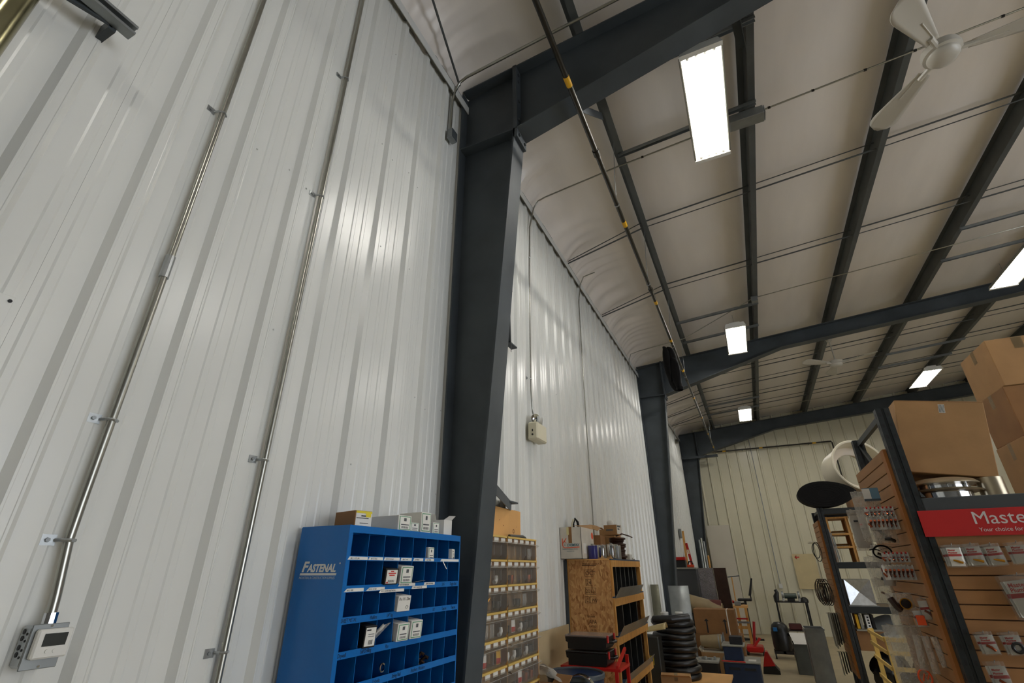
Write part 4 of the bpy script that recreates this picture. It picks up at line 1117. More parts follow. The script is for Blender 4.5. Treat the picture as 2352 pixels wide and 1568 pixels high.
# ================================================================== ORGANISERS ON A RED RACK
r = thing('red_rack', (.42, 4.42, 0), 'red steel case rack standing in front of the OSB cabinet', 'rack')
for (x, y) in ((.17, 4.28), (.60, 4.28), (.17, 4.56), (.62, 4.56)):
    MB().box(x - .012, x + .012, y - .012, y + .012, 0, 1.09 if x > .5 and y > 4.4 else 1.03).build('post', M_RED, r)
MB().box(.155, .635, 4.265, 4.58, 1.012, 1.032).build('tray', M_RED, r)
MB().add([(.60, 4.27, 1.03), (.62, 4.27, 1.03), (.62, 4.56, 1.12), (.60, 4.56, 1.12), (.60, 4.27, 1.05), (.62, 4.27, 1.05), (.62, 4.56, 1.14), (.60, 4.56, 1.14)], [(3, 2, 1, 0), (4, 5, 6, 7), (0, 1, 5, 4), (1, 2, 6, 5), (2, 3, 7, 6), (3, 0, 4, 7)]).build('side_rail', M_RED, r)
for k, (z, lb) in enumerate(((1.034, 'lower one of two black organiser cases with red latches'), (1.142, 'upper black organiser case with red latches and clear lid'))):
    t = thing('organiser_case', (.36, 4.42, z), lb, 'case', 'black organiser cases')
    MB().prism([(.215, z), (.515, z), (.53, z + .02), (.53, z + .082), (.195, z + .082), (.20, z + .05), (.215, z + .045)], 'Y', 4.29, 4.54).build('body', M_BLACK, t)
    MB().cbox(.193, .535, 4.285, 4.545, z + .083, z + .096, .004).build('lid', clear_mat('smoked_lid', '#8d7f77', .5, .2) if k else M_BLACK, t)
    for y in (4.30, 4.50):
        MB().cbox(.536, .548, y, y + .022, z + .05, z + .1, .002).build('latch', M_RED, t)
    MB().tube([(.535, 4.36, z + .05), (.565, 4.365, z + .05), (.575, 4.42, z + .05), (.565, 4.475, z + .05), (.535, 4.48, z + .05)], .010, 8).build('handle', M_BLACK, t, smooth=True)
# blue drum with steel band, bag and cardboard before it (at the bottom edge)
t = thing('blue_drum', (.36, 4.05, 0), 'blue plastic drum with open steel clamp ring below the cases', 'drum')
MB().lathe([(.001, 0), (.19, 0), (.20, .02), (.205, .45), (.198, .47), (.205, .50), (.205, 1.0), (.19, 1.025), (.17, 1.028), (.001, 1.025)], (.36, 4.02, 0), n=36).build('body', mat('blue_drum_plastic', '#0b2142', .4, 0, .06, 5), t, smooth=True)
MB().lathe([(.205, 1.005), (.214, 1.01), (.214, 1.032), (.205, 1.038), (.198, 1.032), (.198, 1.01), (.205, 1.005)], (.36, 4.02, 0), n=36).build('clamp_ring', M_STEEL, t, smooth=True)
mb = MB()
ring = [(.46 + .115 * math.cos(PI * i / 14), 3.80, .935 + .125 * math.sin(PI * i / 14)) for i in range(15)]
r2 = [(a, b + .045, c) for a, b, c in ring]
vs = ring + r2 + [(.46 + (a - .46) * .96, b, .935 + (c - .935) * .96) for a, b, c in ring] + [(.46 + (a - .46) * .96, b, .935 + (c - .935) * .96) for a, b, c in r2]
fs = [(i, i + 1, 15 + i + 1, 15 + i) for i in range(14)] + [(30 + i + 1, 30 + i, 45 + i, 45 + i + 1) for i in range(14)] + [(i + 1, i, 30 + i, 30 + i + 1) for i in range(14)]
mb.add(vs, fs)
tag(mb.build('steel_band', M_CHROME, smooth=True), 'shiny bent steel strip arching in front of the black cases', 'steel strip')
tag(MB().grid(lambda u, v: Vector((.02 + .36 * u, 3.70 + .12 * v + .03 * math.sin(5 * u), 1.03 + .075 * math.sin(PI * u) * (.4 + .6 * math.sin(PI * v)) + .02 * noise.noise(Vector((u * 5, v * 5, 1))))), 18, 10).build('plastic_sheet', M_POLYM, smooth=True), 'crumpled clear plastic sheet at the bottom below the clear bins', 'plastic sheet')
tag(MB().add([(.30, 3.66, 1.0), (.42, 3.66, 1.01), (.44, 3.72, 1.065), (.33, 3.72, 1.07), (.30, 3.666, .995), (.42, 3.666, 1.005), (.44, 3.726, 1.06), (.33, 3.726, 1.065)], [(0, 1, 2, 3), (7, 6, 5, 4), (0, 4, 5, 1), (1, 5, 6, 2), (2, 6, 7, 3), (3, 7, 4, 0)]).build('cardboard_scrap', M_KRAFT2), 'torn brown cardboard scrap on the plastic sheet', 'cardboard')
carton('floor_carton', 'brown cardboard carton under the plastic sheet', (.20, 3.735, 0), (.40, .14, 1.0), M_KRAFT2, cat='box')

# ================================================================== DRAIN COIL AND LOW TABLE
t = thing('low_table', (.65, 7.5, 0), 'low plywood table carrying the black corrugated pipe', 'table')
MB().box(.16, 1.12, 6.75, 8.35, .385, .41).build('table_top', M_PLY, t)
for x in (.20, 1.04):
    for y in (6.80, 8.25):
        MB().box(x, x + .05, y, y + .05, 0, .384).build('leg', M_WOOD, t)
cx, cy = .50, 7.85
t = thing('corrugated_pipe', (cx, cy, .41), 'coil of black corrugated drain pipe stacked on the low table', 'pipe coil')
RC, RT = .225, .058
for k in range(9):
    sh = .02 * math.sin(k * 1.9)
    pts = [(cx + sh + (RC + .012 * math.cos(k)) * math.cos(2 * PI * i / 48), cy + (RC + .012 * math.cos(k)) * math.sin(2 * PI * i / 48), .45 + .074 * k + .006 * math.sin(4 * PI * i / 48 + k)) for i in range(48)]
    MB().tube(pts, [RT * .72 if k else RT * .7 for i in range(48)], 12, closed=True).build('coil_turn', M_RUB if False else mat('black_hdpe', '#0e0e0f', .38, 0, .15, 12), t, smooth=True)
MB().tube([(cx - RC - .02, cy - .05, 1.06), (cx - RC + .02, cy - .22, 1.09), (cx + .02, cy - RC - .03, 1.10), (cx + RC, cy - .10, 1.115)], .05, 12).build('loose_end', MATS['black_hdpe'], t, smooth=True)
for (x, y, lb) in ((.42, 7.72, 'left white pipe end sticking out of the black coil'), (.60, 7.80, 'right white pipe end sticking out of the black coil')):
    tt = thing('white_pipe', (x, y, .41), lb, 'pipe', 'white pipes in the coil')
    MB().lathe([(.05, 0), (.05, .74), (.054, .76), (.046, .77), (.044, .74), (.044, 0)], (x, y, .41), n=20).build('tube', M_WHITE, tt, smooth=True)
o, M, put = carton('carton', 'kraft carton with shiny tape on the low table before the coil', (.58, 7.03, .412), (.34, .26, .16), M_KRAFT, rz=.15, tape=True)
MB().add([(-.17, -.13, .16), (.17, -.13, .16), (.15, -.19, .185), (-.16, -.19, .185)], [(0, 1, 2, 3)], M).build('flap', M_KRAFT, o, fix=False)
# tan sheet cone left of the coil
t = thing('dark_machine', (.28, 7.38, .41), 'dark machine body with yellow tag on the low table', 'machine')
MB().cbox(.18, .38, 7.26, 7.52, .411, .93, .012).build('body', mat('machine_grey', '#24241f', .5, .2, .1, 6), t)
MB().box(.24, .30, 7.258, 7.2598, .62, .72).build('yellow_tag', mat('dull_yellow', '#8c7a1c', .6), t)
o = MB().grid(lambda u, v: Vector((.12 + .36 * v, 7.30 + .20 * u, .934 + .10 * math.sin(PI * (.1 + .8 * u)) * (.6 + .4 * v) + .05 * v)), 10, 6).build('tan_sheet', mat('tan_sheet_metal', '#a08f62', .4, .2, .08, 5), smooth=True)
o.modifiers.new('s', 'SOLIDIFY').thickness = .003
tag(o, 'curved tan metal sheet between OSB cabinet and black coil', 'sheet metal')

# ================================================================== FAR LEFT CLUTTER (9 - 15 m away)
# galvanised sheet curved, standing before the dark cabinet
def curl(name, label, x0, x1, y, z1, bulge, m, z0=0.0):
    o = MB().grid(lambda u, v: Vector((x0 + (x1 - x0) * u, y - bulge * math.sin(PI * (.15 + .75 * u)), z0 + (z1 - z0) * v)), 16, 2).build(name, m, smooth=True)
    o.modifiers.new('s', 'SOLIDIFY').thickness = .003
    return tag(o, label, 'sheet metal')
curl('curved_sheet', 'bright galvanised sheet bent round, standing by the middle column', .23, .56, 9.55, 1.45, .12, M_GALVD)
curl('curved_sheet', 'narrow tan-grey metal sheet leaning left of the bright bent one', .04, .17, 8.95, 1.48, .03, mat('olive_zinc', '#6d6c5c', .45, .5, .1, 5))
t = thing('steel_cabinet', (.27, 11.85, 0), 'dark grey steel cabinet beyond the middle column', 'cabinet')
MB().cbox(.05, .50, 11.60, 12.1, .0, 1.70, .006).build('body', mat('dark_cabinet', '#3b3d3f', .45, .1, .08, 5), t)
MB().box(.04, .51, 11.59, 12.11, 1.701, 1.73).build('top', M_GREYT, t)
MB().box(.06, .49, 11.592, 11.599, .05, 1.66).build('door', mat('dark_cabinet_door', '#434547', .42, .1, .06, 5), t)
# red tool case and drill on it
t = thing('tool_case', (.2, 11.75, 1.73), 'black tool case with red lid on the dark cabinet', 'case')
MB().cbox(.08, .31, 11.64, 11.9, 1.731, 1.87, .008).build('body', M_BLACK, t)
MB().cbox(.075, .315, 11.635, 11.905, 1.871, 1.935, .008).build('lid', M_RED, t)
t = thing('power_tool', (.40, 11.70, 1.73), 'small red and black power tool beside the red-lidded case', 'tool')
MB().cbox(.33, .47, 11.66, 11.76, 1.731, 1.785, .01).build('body', mat('orange_red_plastic', '#c23f1c', .4), t)
MB().tube([(.35, 11.71, 1.785), (.37, 11.71, 1.84), (.43, 11.71, 1.85), (.45, 11.71, 1.787)], .015, 8).build('handle', M_BLACK, t, smooth=True)
# insulation panels: bubble foil and brown foil
def slab(name, label, x0, x1, y, z0, z1, m, lean=.0, th=.05, cat='insulation'):
    o = MB().prism([(x0, z0), (x1, z0), (x1 + lean, z1), (x0 + lean, z1)], 'Y', y, y + th).build(name, m)
    return tag(o, label, cat)
slab('bubble_insulation', 'silver bubble-foil insulation panel standing beside the dark cabinet', .53, .83, 11.95, 0, 1.72, M_FOIL, -.03)
slab('foil_duct', 'tall brown shiny foil duct beside the silver bubble foil', .84, 1.08, 11.9, 0, 1.72, mat('brown_foil', '#4b3a34', .25, .6, .2, 6, .3, 8), -.02, .2, 'duct')
# roll of backed sheet
t = thing('sheet_roll', (.75, 11.3, .75), 'roll of cream sheet with brown back lying on the carton', 'roll')
def rollf(rr, y0):
    return lambda u, v: Vector((.30 + .62 * v, 11.42 + (rr + .05 * u) * math.cos(2 * PI * u * 1.1), 1.10 + (rr + .05 * u) * math.sin(2 * PI * u * 1.1) - .16 * v))
o = MB().grid(rollf(.14, 0), 28, 8).build('outer_sheet', mat('cream_back', '#9c8a67', .5, .1, .08, 4), t, smooth=True)
o.modifiers.new('s', 'SOLIDIFY').thickness = .004
MB().lathe([(.075, 0), (.115, .0), (.115, .56), (.075, .56), (.075, 0)], (.34, 11.42, 1.04), 'X', 20).build('inner_sheet', mat('maroon_back', '#5a1d14', .5), t, smooth=True)
# big carton with arrows
o, M, put = carton('arrow_carton', 'big brown carton with two black up arrows and white strap', (.78, 11.05, .62), (.72, .42, .40), M_KRAFT2, cat='box')
for xx in (.30, .74):
    put('-Y', xx - .022, xx + .012, .05, .52, M_INK, 'printed_arrow', o)
    MB().add([(xx * .72 - .36 - .045, -.2112, .52 * .40), (xx * .72 - .36 + .035, -.2112, .52 * .40), (xx * .72 - .36 - .005, -.2112, .62 * .40)], [(0, 1, 2)], M).build('printed_arrow', M_INK, o, fix=False)
put('-Y', .80, .825, 0, 1, M_PAPER, 'strap', o)
put('top', .80, .825, 0, 1, M_PAPER, 'strap', o)
carton('pallet_carton', 'plain dark carton under the carton with arrows', (.80, 11.06, .0), (.80, .46, .618), M_KRAFT2, cat='box')
# cone of sheet and white tray in front
t = thing('metal_cone', (.65, 10.5, .5), 'beige metal cone lying in front of the carton with arrows', 'cone')
o = MB().lathe([(.085, 0), (.12, .34), (.125, .35), (.116, .34), (.08, 0)], (.52, 10.5, .545), 'X', 24).build('shell', mat('beige_metal', '#9d8a68', .4, .3, .08, 6), t, smooth=True)
MB().lathe([(.119, .30), (.113, .37), (.15, .39), (.15, .395), (.105, .37)], (.52, 10.5, .545), 'X', 24).build('collar', M_GALVD, t, smooth=True)
tag(MB().prism([(.52, .40), (.98, .40), (1.02, .455), (.985, .455), (.96, .412), (.54, .412), (.515, .455), (.48, .455)], 'Y', 10.32, 10.7).build('white_tray', mat('dirty_white', '#b3ab98', .6, 0, .1, 6)), 'shallow dirty white tray under the beige cone', 'tray')
carton('tray_carton', 'brown carton carrying the white tray', (.75, 10.5, 0), (.46, .40, .398), M_KRAFT, cat='box')

# blue machine with smaller blue box on top
t = thing('blue_cabinet', (1.18, 9.6, 0), 'dark blue steel base cabinet with worn grey top near the bottom', 'cabinet')
MB().cbox(.925, 1.44, 9.5, 10.0, 0, .385, .008).build('body', M_NAVY, t)
MB().cbox(.905, 1.46, 9.47, 10.03, .386, .41, .006).build('top', M_GREYT, t)
for x in (1.0, 1.22):
    MB().box(x, x + .16, 9.494, 9.499, .29, .325).build('vent_slot', M_INK, t)
MB().tube([(.91, 9.455, .408), (1.25, 9.455, .408)], .009, 8).build('red_rail', M_RED, t)
t = thing('blue_box', (1.09, 9.65, .41), 'small dark blue machine box standing on the blue cabinet', 'machine')
MB().cbox(.955, 1.225, 9.52, 9.86, .411, .595, .006).build('body', M_NAVY, t)
MB().cbox(.935, 1.27, 9.50, 9.9, .596, .622, .005).build('top_plate', M_GREYT, t)
tag(MB().cbox(1.06, 1.25, 9.55, 9.72, .623, .735, .01).build('black_case', mat('dark_navy', '#14181f', .4)), 'black box on the small blue machine', 'case')
tag(MB().box(1.29, 1.40, 9.55, 9.72, .4115, .414).build('paper_sheet', M_PAPER), 'white paper sheet on the worn grey cabinet top', 'paper')
# grey vise-like pieces left of the blue cabinet
t = thing('parts_tray', (.72, 9.35, 0), 'grey parts tray with loose fittings left of the blue cabinet', 'tray')
MB().cbox(.52, .88, 9.2, 9.6, .40, .43, .004).build('tray', M_GREYT, t)
MB().box(.54, .86, 9.22, 9.58, 0, .399).build('stand', M_BLACK, t)
for k in range(6):
    tag(MB().cyl((.60 + .045 * k, 9.30 + .03 * (k % 2), .431), (.60 + .045 * k, 9.30 + .03 * (k % 2), .455 + .01 * (k % 3)), .018, 10).build('pipe_fitting', M_GALV), 'small galvanised fitting on the grey parts tray, %s from the left' % ('first', 'second', 'third', 'fourth', 'fifth', 'last')[k], 'fitting', 'fittings on the parts tray')

# wooden bench with clamps, chair, white sheet, corner stock
t = thing('timber_bench', (1.05, 14.6, 0), 'small rough timber bench with clutter near the far wall', 'bench')
MB().box(.88, 1.26, 14.35, 14.95, .84, .88).build('bench_top', M_PLY, t)
for x in (.89, 1.0, 1.18):
    MB().box(x, x + .06, 14.36, 14.42, 0, .84).build('leg', M_WOOD, t)
MB().box(.88, 1.24, 14.34, 14.36, .40, .46).build('cross_rail', M_WOOD, t)
MB().box(.94, 1.24, 14.31, 14.34, .52, .56).build('clamp_bar', M_GALV, t)
MB().box(.93, 1.22, 14.31, 14.34, .60, .63).build('red_bar', M_RED, t)
t = thing('bench_vise', (1.1, 14.5, .88), 'grey bench vise with red handle on the timber bench', 'vise')
MB().cbox(.98, 1.12, 14.42, 14.6, .881, .97, .01).build('body', M_GALVD, t)
MB().cyl((.93, 14.5, .94), (.97, 14.5, .98), .03, 10).build('red_knob', M_RED, t)
MB().cyl((1.12, 14.5, .92), (1.20, 14.5, .93), .02, 8).build('jaw', M_BLACK, t)
t = thing('black_chair', (1.3, 15.6, 0), 'black office chair seen from the side near the far wall', 'chair')
MB().cbox(1.02, 1.36, 15.4, 15.8, .93, .985, .015).build('seat', M_BLACK, t)
MB().add([(1.30, 15.42, 1.06), (1.36, 15.42, 1.05), (1.47, 15.44, 1.46), (1.43, 15.44, 1.47), (1.30, 15.78, 1.06), (1.36, 15.78, 1.05), (1.47, 15.76, 1.46), (1.43, 15.76, 1.47)], [(0, 1, 2, 3), (7, 6, 5, 4), (0, 4, 5, 1), (1, 5, 6, 2), (2, 6, 7, 3), (3, 7, 4, 0)]).build('backrest', M_BLACK, t)
MB().box(1.33, 1.36, 15.57, 15.63, .97, 1.1).build('back_bar', M_BLACK, t)
MB().cyl((1.19, 15.6, .05), (1.19, 15.6, .93), .03, 10).build('column', M_BLACK, t)
for k in range(5):
    a = 2 * PI * k / 5
    MB().box(0, .28, -.025, .025, .04, .08, TR((1.19, 15.6, 0), a)).build('foot', M_BLACK, t)
t = thing('t_handle', (1.0, 15.2, 0), 'tall T-handled scraper standing by the chair', 'tool')
MB().cyl((.98, 15.1, 0), (.99, 15.12, 1.50), .014, 8).build('shaft', M_WOOD, t)
MB().cyl((.80, 15.1, 1.49), (1.18, 15.14, 1.53), .012, 8).build('cross_handle', M_STEEL, t)
slab('white_sheet', 'large plain white board leaning against the far wall corner', .42, 1.10, 17.15, .02, 2.92, mat('grey_white_board', '#c6c0b0', .55, 0, .03, 2), -.02, .012, 'board')
for k, (x, z, m_, lb) in enumerate(((.18, 2.95, M_GALVD, 'leftmost grey pipe length leaning in the far corner'), (.24, 3.0, M_CONDUIT, 'second pale pipe length leaning in the far corner'), (.30, 2.9, M_GALVD, 'third grey pipe length leaning in the far corner'), (.36, 2.5, M_WOOD, 'shorter timber length leaning in the far corner'))):
    tag(MB().cyl((x + .02, 16.55, .0), (x, 16.80, z - .45), .028, 8).build('pipe_length', m_), lb, 'pipe')
tag(MB().add([(.10, 13.3, .1), (.16, 13.3, .1), (.08, 14.1, 2.6), (.03, 14.1, 2.6), (.10, 13.34, .1), (.16, 13.34, .1), (.08, 14.14, 2.6), (.03, 14.14, 2.6)], [(0, 1, 2, 3), (7, 6, 5, 4), (0, 4, 5, 1), (1, 5, 6, 2), (2, 6, 7, 3), (3, 7, 4, 0)]).build('timber_plank', M_WOOD), 'timber plank leaning on the left wall beyond the dark cabinet', 'plank')
t = thing('spirit_level', (.35, 13.6, 1.2), 'long red spirit level leaning beyond the dark cabinet', 'level')
M = TR((.40, 13.5, .55), 0, -.14, -.05)
MB().cbox(-.03, .03, -.015, .015, 0, 1.75, .003, M).build('body', M_RED, t)
MB().box(-.02, .02, -.017, .017, 1.5, 1.6, M).build('vial', M_BEIGE, t)
tag(MB().cbox(.20, .48, 13.4, 13.65, 0, .55, .004).build('scrap_crate', M_KRAFT2), 'brown crate hidden behind the dark cabinet', 'crate')

# wall gadgets on the left wall's far bay
for (y, z, lb) in ((13.6, 2.5, 'small grey switch box on the left wall in the far bay'),):
    tag(MB().cbox(.03, .08, y - .06, y + .06, z - .1, z + .12, .004).build('switch_box', M_GALVD), lb, 'switch box')
t = thing('security_light', (.06, 15.9, 5.35), 'small grey camera-like lamp under the eave at the far end', 'lamp')
MB().cbox(.03, .12, 15.85, 15.98, 5.30, 5.42, .01).build('housing', M_GREYT, t)
MB().cyl((.10, 15.85, 5.36), (.13, 15.75, 5.34), .035, 12).build('lens', M_BLACK, t)
tag(MB().cbox(.03, .06, 9.1, 9.2, 1.10, 1.28, .004).build('wall_outlet', M_GALVD), 'grey outlet box on the wall before the middle column', 'outlet')

# ---- floor machines
t = thing('floor_jack', (1.28, 13.5, 0), 'red hydraulic floor jack near the far bench', 'jack')
MB().cbox(1.12, 1.46, 13.3, 13.75, .06, .17, .02).build('chassis', M_RED, t)
MB().cyl((1.28, 13.55, .15), (1.36, 13.6, .62), .028, 8).build('handle_socket', M_RED, t)
MB().add([(1.26, 13.32, .17), (1.31, 13.32, .17), (1.45, 13.34, .32), (1.40, 13.34, .34), (1.26, 13.42, .17), (1.31, 13.42, .17), (1.45, 13.42, .32), (1.40, 13.42, .34)], [(0, 1, 2, 3), (7, 6, 5, 4), (0, 4, 5, 1), (1, 5, 6, 2), (2, 6, 7, 3), (3, 7, 4, 0)]).build('lift_arm', M_RED, t)
for (x, y) in ((1.13, 13.36), (1.45, 13.36), (1.13, 13.7), (1.45, 13.7)):
    MB().cyl((x - .02, y, .06), (x + .02, y, .06), .06, 12).build('wheel', M_BLACK, t)
t = thing('jack_stand', (1.55, 11.4, 0), 'red and black triangular jack stand on the floor', 'jack stand')
MB().prism([(1.44, .10), (1.64, .12), (1.55, .33), (1.51, .33)], 'Y', 11.3, 11.5).build('pyramid', M_RED, t)
MB().prism([(1.42, 0), (1.70, 0), (1.70, .05), (1.64, .12), (1.44, .10)], 'Y', 11.25, 11.55).build('base', M_BLACK, t)

# ---- bench grinder stand by the far wall
t = thing('grinder_stand', (2.3, 16.6, 0), 'black steel grinder stand against the far wall', 'stand')
MB().box(1.90, 2.70, 16.35, 16.95, .865, .89).build('table_top', M_BLACK, t)
for (x, y) in ((1.92, 16.37), (2.64, 16.37), (1.92, 16.9), (2.64, 16.9)):
    MB().box(x, x + .04, y, y + .04, 0, .865).build('leg', M_BLACK, t)
MB().box(1.92, 2.68, 16.40, 16.92, .20, .22).build('lower_shelf', M_BLACK, t)
t = thing('bench_grinder', (2.3, 16.5, .89), 'bench grinder with two wheels on the black stand', 'grinder')
MB().cyl((2.16, 16.55, 1.02), (2.46, 16.55, 1.02), .065, 16).build('motor', mat('grinder_green', '#39453f', .4), t, smooth=True)
for x in (2.10, 2.49):
    MB().cyl((x, 16.55, 1.03), (x + .05, 16.55, 1.03), .10, 18).build('wheel_guard', M_GALVD, t, smooth=True)
    MB().cyl((x + .01, 16.5, .90), (x + .04, 16.48, .96), .03, 8).build('tool_rest', M_WHITE, t)
MB().box(2.22, 2.40, 16.48, 16.62, .891, .96).build('foot', M_BLACK, t)
tag(MB().tube([(1.95, 16.45, .891), (1.96, 16.45, 1.0), (2.0, 16.46, 1.1), (1.97, 16.47, 1.17)], [.06, .07, .05, .04], 8).build('black_drill', M_BLACK, smooth=True), 'black drill standing at the left of the grinder', 'drill')
tag(MB().lathe([(.001, .0), (.10, .0), (.09, .06), (.05, .10), (.001, .11)], (2.62, 16.5, .891), n=16).build('black_mask', M_BLACK, smooth=True), 'black rounded face shield at the right of the grinder', 'face shield')
tag(MB().cbox(2.12, 2.42, 16.5, 16.8, .221, .36, .02).build('red_case', mat('dark_red', '#4c1714', .5)), 'dark red case under the grinder stand', 'case')

# ---- poster board
t = thing('notice_board', (2.9, 17.42, 1.2), 'beige paper chart with small red mark on the far wall', 'poster')
MB().box(2.62, 3.20, 17.425, 17.435, 1.16, 2.07).build('sheet', mat('beige_chart', '#c9b98f', .6, 0, .05, 4), t)
MB().box(2.70, 2.80, 17.422, 17.4245, 1.97, 2.0).build('red_mark', M_RED, t)
MB().tube([(2.73, 17.423, 2.03), (2.69, 17.423, 1.985), (2.73, 17.423, 1.94)], .012, 5).build('red_mark', M_RED, t)

# ---- rolling stool, ducts and paper right of the aisle
t = thing('shop_vacuum', (1.85, 13.2, 0), 'black shop vacuum on a wheeled base beside the sheet-metal ducts', 'vacuum')
MB().lathe([(.001, .145), (.17, .145), (.185, .20), (.185, .46), (.17, .50), (.175, .52), (.15, .60), (.09, .655), (.001, .665)], (1.85, 13.22, 0), n=28).build('tank', M_BLACK, t, smooth=True)
MB().tube([(1.99, 13.10, .45), (2.06, 13.02, .42), (2.08, 13.0, .28), (2.02, 13.0, .16)], .025, 8).build('hose', M_RUB, t, smooth=True)
MB().box(1.66, 2.06, 13.04, 13.09, .09, .14).build('base_bar', M_BLACK, t)
MB().box(1.66, 2.06, 13.38, 13.43, .09, .14).build('base_bar', M_BLACK, t)
MB().box(1.83, 1.88, 13.04, 13.43, .09, .14).build('base_bar', M_BLACK, t)
for (x, y) in ((1.68, 13.06), (2.04, 13.06), (1.68, 13.41), (2.04, 13.41)):
    MB().cyl((x - .015, y, .045), (x + .015, y, .045), .045, 12).build('caster', M_BLACK, t)
MB().cbox(1.72, 1.80, 13.00, 13.06, .50, .57, .006).build('blue_latch', mat('bright_blue', '#1e6aa8', .4), t)
def duct(label, x0, x1, y0, y1, z1, m=M_GALVD, t_=.004):
    mb = MB()
    mb.box(x0, x1, y0, y0 + t_, 0, z1).box(x0, x1, y1 - t_, y1, 0, z1).box(x0, x0 + t_, y0, y1, 0, z1).box(x1 - t_, x1, y0, y1, 0, z1)
    o = thing('metal_duct', ((x0 + x1) / 2, (y0 + y1) / 2, 0), label, 'duct')
    mb.build('body', m, o)
    MB().box(x0 - .01, x1 + .01, y0 - .01, y0, z1 - .02, z1).box(x0 - .01, x1 + .01, y1, y1 + .01, z1 - .02, z1).box(x0 - .01, x0, y0, y1, z1 - .02, z1).box(x1, x1 + .01, y0, y1, z1 - .02, z1).build('flange', m, o)
    return o
duct('dark galvanised duct box standing on the floor, left of two', 2.00, 2.28, 11.4, 11.9, .46, mat('dark_duct', '#5e615c', .4, .7, .1, 6))
duct('lighter galvanised duct box standing on the floor, right of two', 2.20, 2.48, 10.45, 10.9, .80, M_GALVD)
tag(MB().add([(2.02, 11.38, .468), (2.27, 11.38, .470), (2.24, 11.86, .60), (1.98, 11.86, .60), (2.02, 11.38, .465), (2.27, 11.38, .467), (2.24, 11.86, .597), (1.98, 11.86, .597)], [(0, 1, 2, 3), (7, 6, 5, 4), (0, 4, 5, 1), (1, 5, 6, 2), (2, 6, 7, 3), (3, 7, 4, 0)]).build('white_papers', M_PAPER), 'white paper sheet lying on the left duct box', 'paper')

# ================================================================== NEAR RACK (right edge)
NX, NY0, NY1 = 2.672, 4.02, 5.12
def teardrop_post(x0, x1, y0, y1, z1, parent, faces=('-Y',)):
    """roll-formed rack post, open channel with a centre groove and punched slots"""
    mb = MB()
    xm = (x0 + x1) / 2
    mb.prism([(x0, y0), (xm - .009, y0), (xm - .006, y0 + .008), (xm + .006, y0 + .008), (xm + .009, y0), (x1, y0), (x1, y1), (x1 - .012, y1), (x1 - .012, y1 - .003), (x1 - .003, y1 - .003), (x1 - .003, y0 + .003), (xm + .011, y0 + .003), (xm + .008, y0 + .011), (xm - .008, y0 + .011), (xm - .011, y0 + .003), (x0 + .003, y0 + .003), (x0 + .003, y1 - .003), (x0 + .012, y1 - .003), (x0 + .012, y1), (x0, y1)], 'Z', 0, z1)
    p = mb.build('post', M_RACK, parent)
    sl = MB(); sw = MB()
    n = int(z1 / .0762)
    for k in range(1, n):
        z = z1 - k * .0762 + .03
        for xx in (x0 + .017, x1 - .017):
            sl.prism([(xx - .007, z - .013), (xx + .007, z - .013), (xx + .007, z + .013), (xx - .007, z + .013)], 'Y', y0 - .0006, y0 + .0005)
        sw.prism([(y0 + .030, z - .016), (y0 + .044, z - .016), (y0 + .044, z + .016), (y0 + .030, z + .016)], 'X', x0 - .0006, x0 + .0005)
    o = sl.build('slot_holes', M_INK, p); o['kind'] = 'stuff'
    o = sw.build('side_slots', M_INK, p); o['kind'] = 'stuff'
    MB().box(x0 - .012, x1 + .012, y0 - .012, y1 + .012, 0, .006).build('base_plate', M_RACK, p)
    return p
rk = thing('pallet_rack', (3.9, 4.6, 0), 'dark steel rack at the right edge carrying the red sign', 'rack', 'storage racks')
for x in (NX, 5.30):
    teardrop_post(x, x + .080, NY0, NY0 + .075, 2.72, rk)
    teardrop_post(x, x + .080, NY1 - .075, NY1, 2.72, rk)
    for z in (2.66, 1.9, 1.1, .35):
        MB().box(x + .025, x + .055, NY0 + .075, NY1 - .075, z, z + .04).build('cross_strut', M_RACK, rk)
    for z0, z1 in ((1.94, 2.66), (.4, 1.1)):
        MB().add([(x + .03, NY0 + .08, z0), (x + .05, NY0 + .08, z0), (x + .05, NY0 + .08, z0 + .04), (x + .03, NY0 + .08, z0 + .04), (x + .03, NY1 - .08, z1), (x + .05, NY1 - .08, z1), (x + .05, NY1 - .08, z1 + .04), (x + .03, NY1 - .08, z1 + .04)], [(0, 1, 2, 3), (7, 6, 5, 4), (0, 4, 5, 1), (1, 5, 6, 2), (2, 6, 7, 3), (3, 7, 4, 0)]).build('diagonal_strut', M_RACK, rk)
for y in (NY0 - .004, NY1 - .048):
    MB().cbox(NX + .081, 5.299, y, y + .05, 2.02, 2.115, .004).build('shelf_beam', M_RACKG, rk)
    MB().cbox(NX + .081, 5.299, y, y + .05, .22, .31, .004).build('shelf_beam', M_RACKG, rk)
MB().box(NX + .082, 5.298, NY0 + .05, NY1 - .05, 2.09, 2.108).build('deck', mat('particle_deck', '#7d6a4c', .7, 0, .08, 6), rk)
MB().box(NX + .082, 5.298, NY0 + .05, NY1 - .05, .29, .308).build('deck', MATS['particle_deck'], rk)
# gusset plate under the beam end
MB().add([(NX + .082, NY0 - .006, 2.12), (NX + .105, NY0 - .006, 2.12), (NX + .082, NY0 - .006, 2.16), (NX + .082, NY0 - .002, 2.12), (NX + .105, NY0 - .002, 2.12), (NX + .082, NY0 - .002, 2.16)], [(0, 1, 2), (5, 4, 3), (0, 3, 4, 1), (1, 4, 5, 2), (2, 5, 3, 0)]).build('beam_clip', M_RACKG, rk)

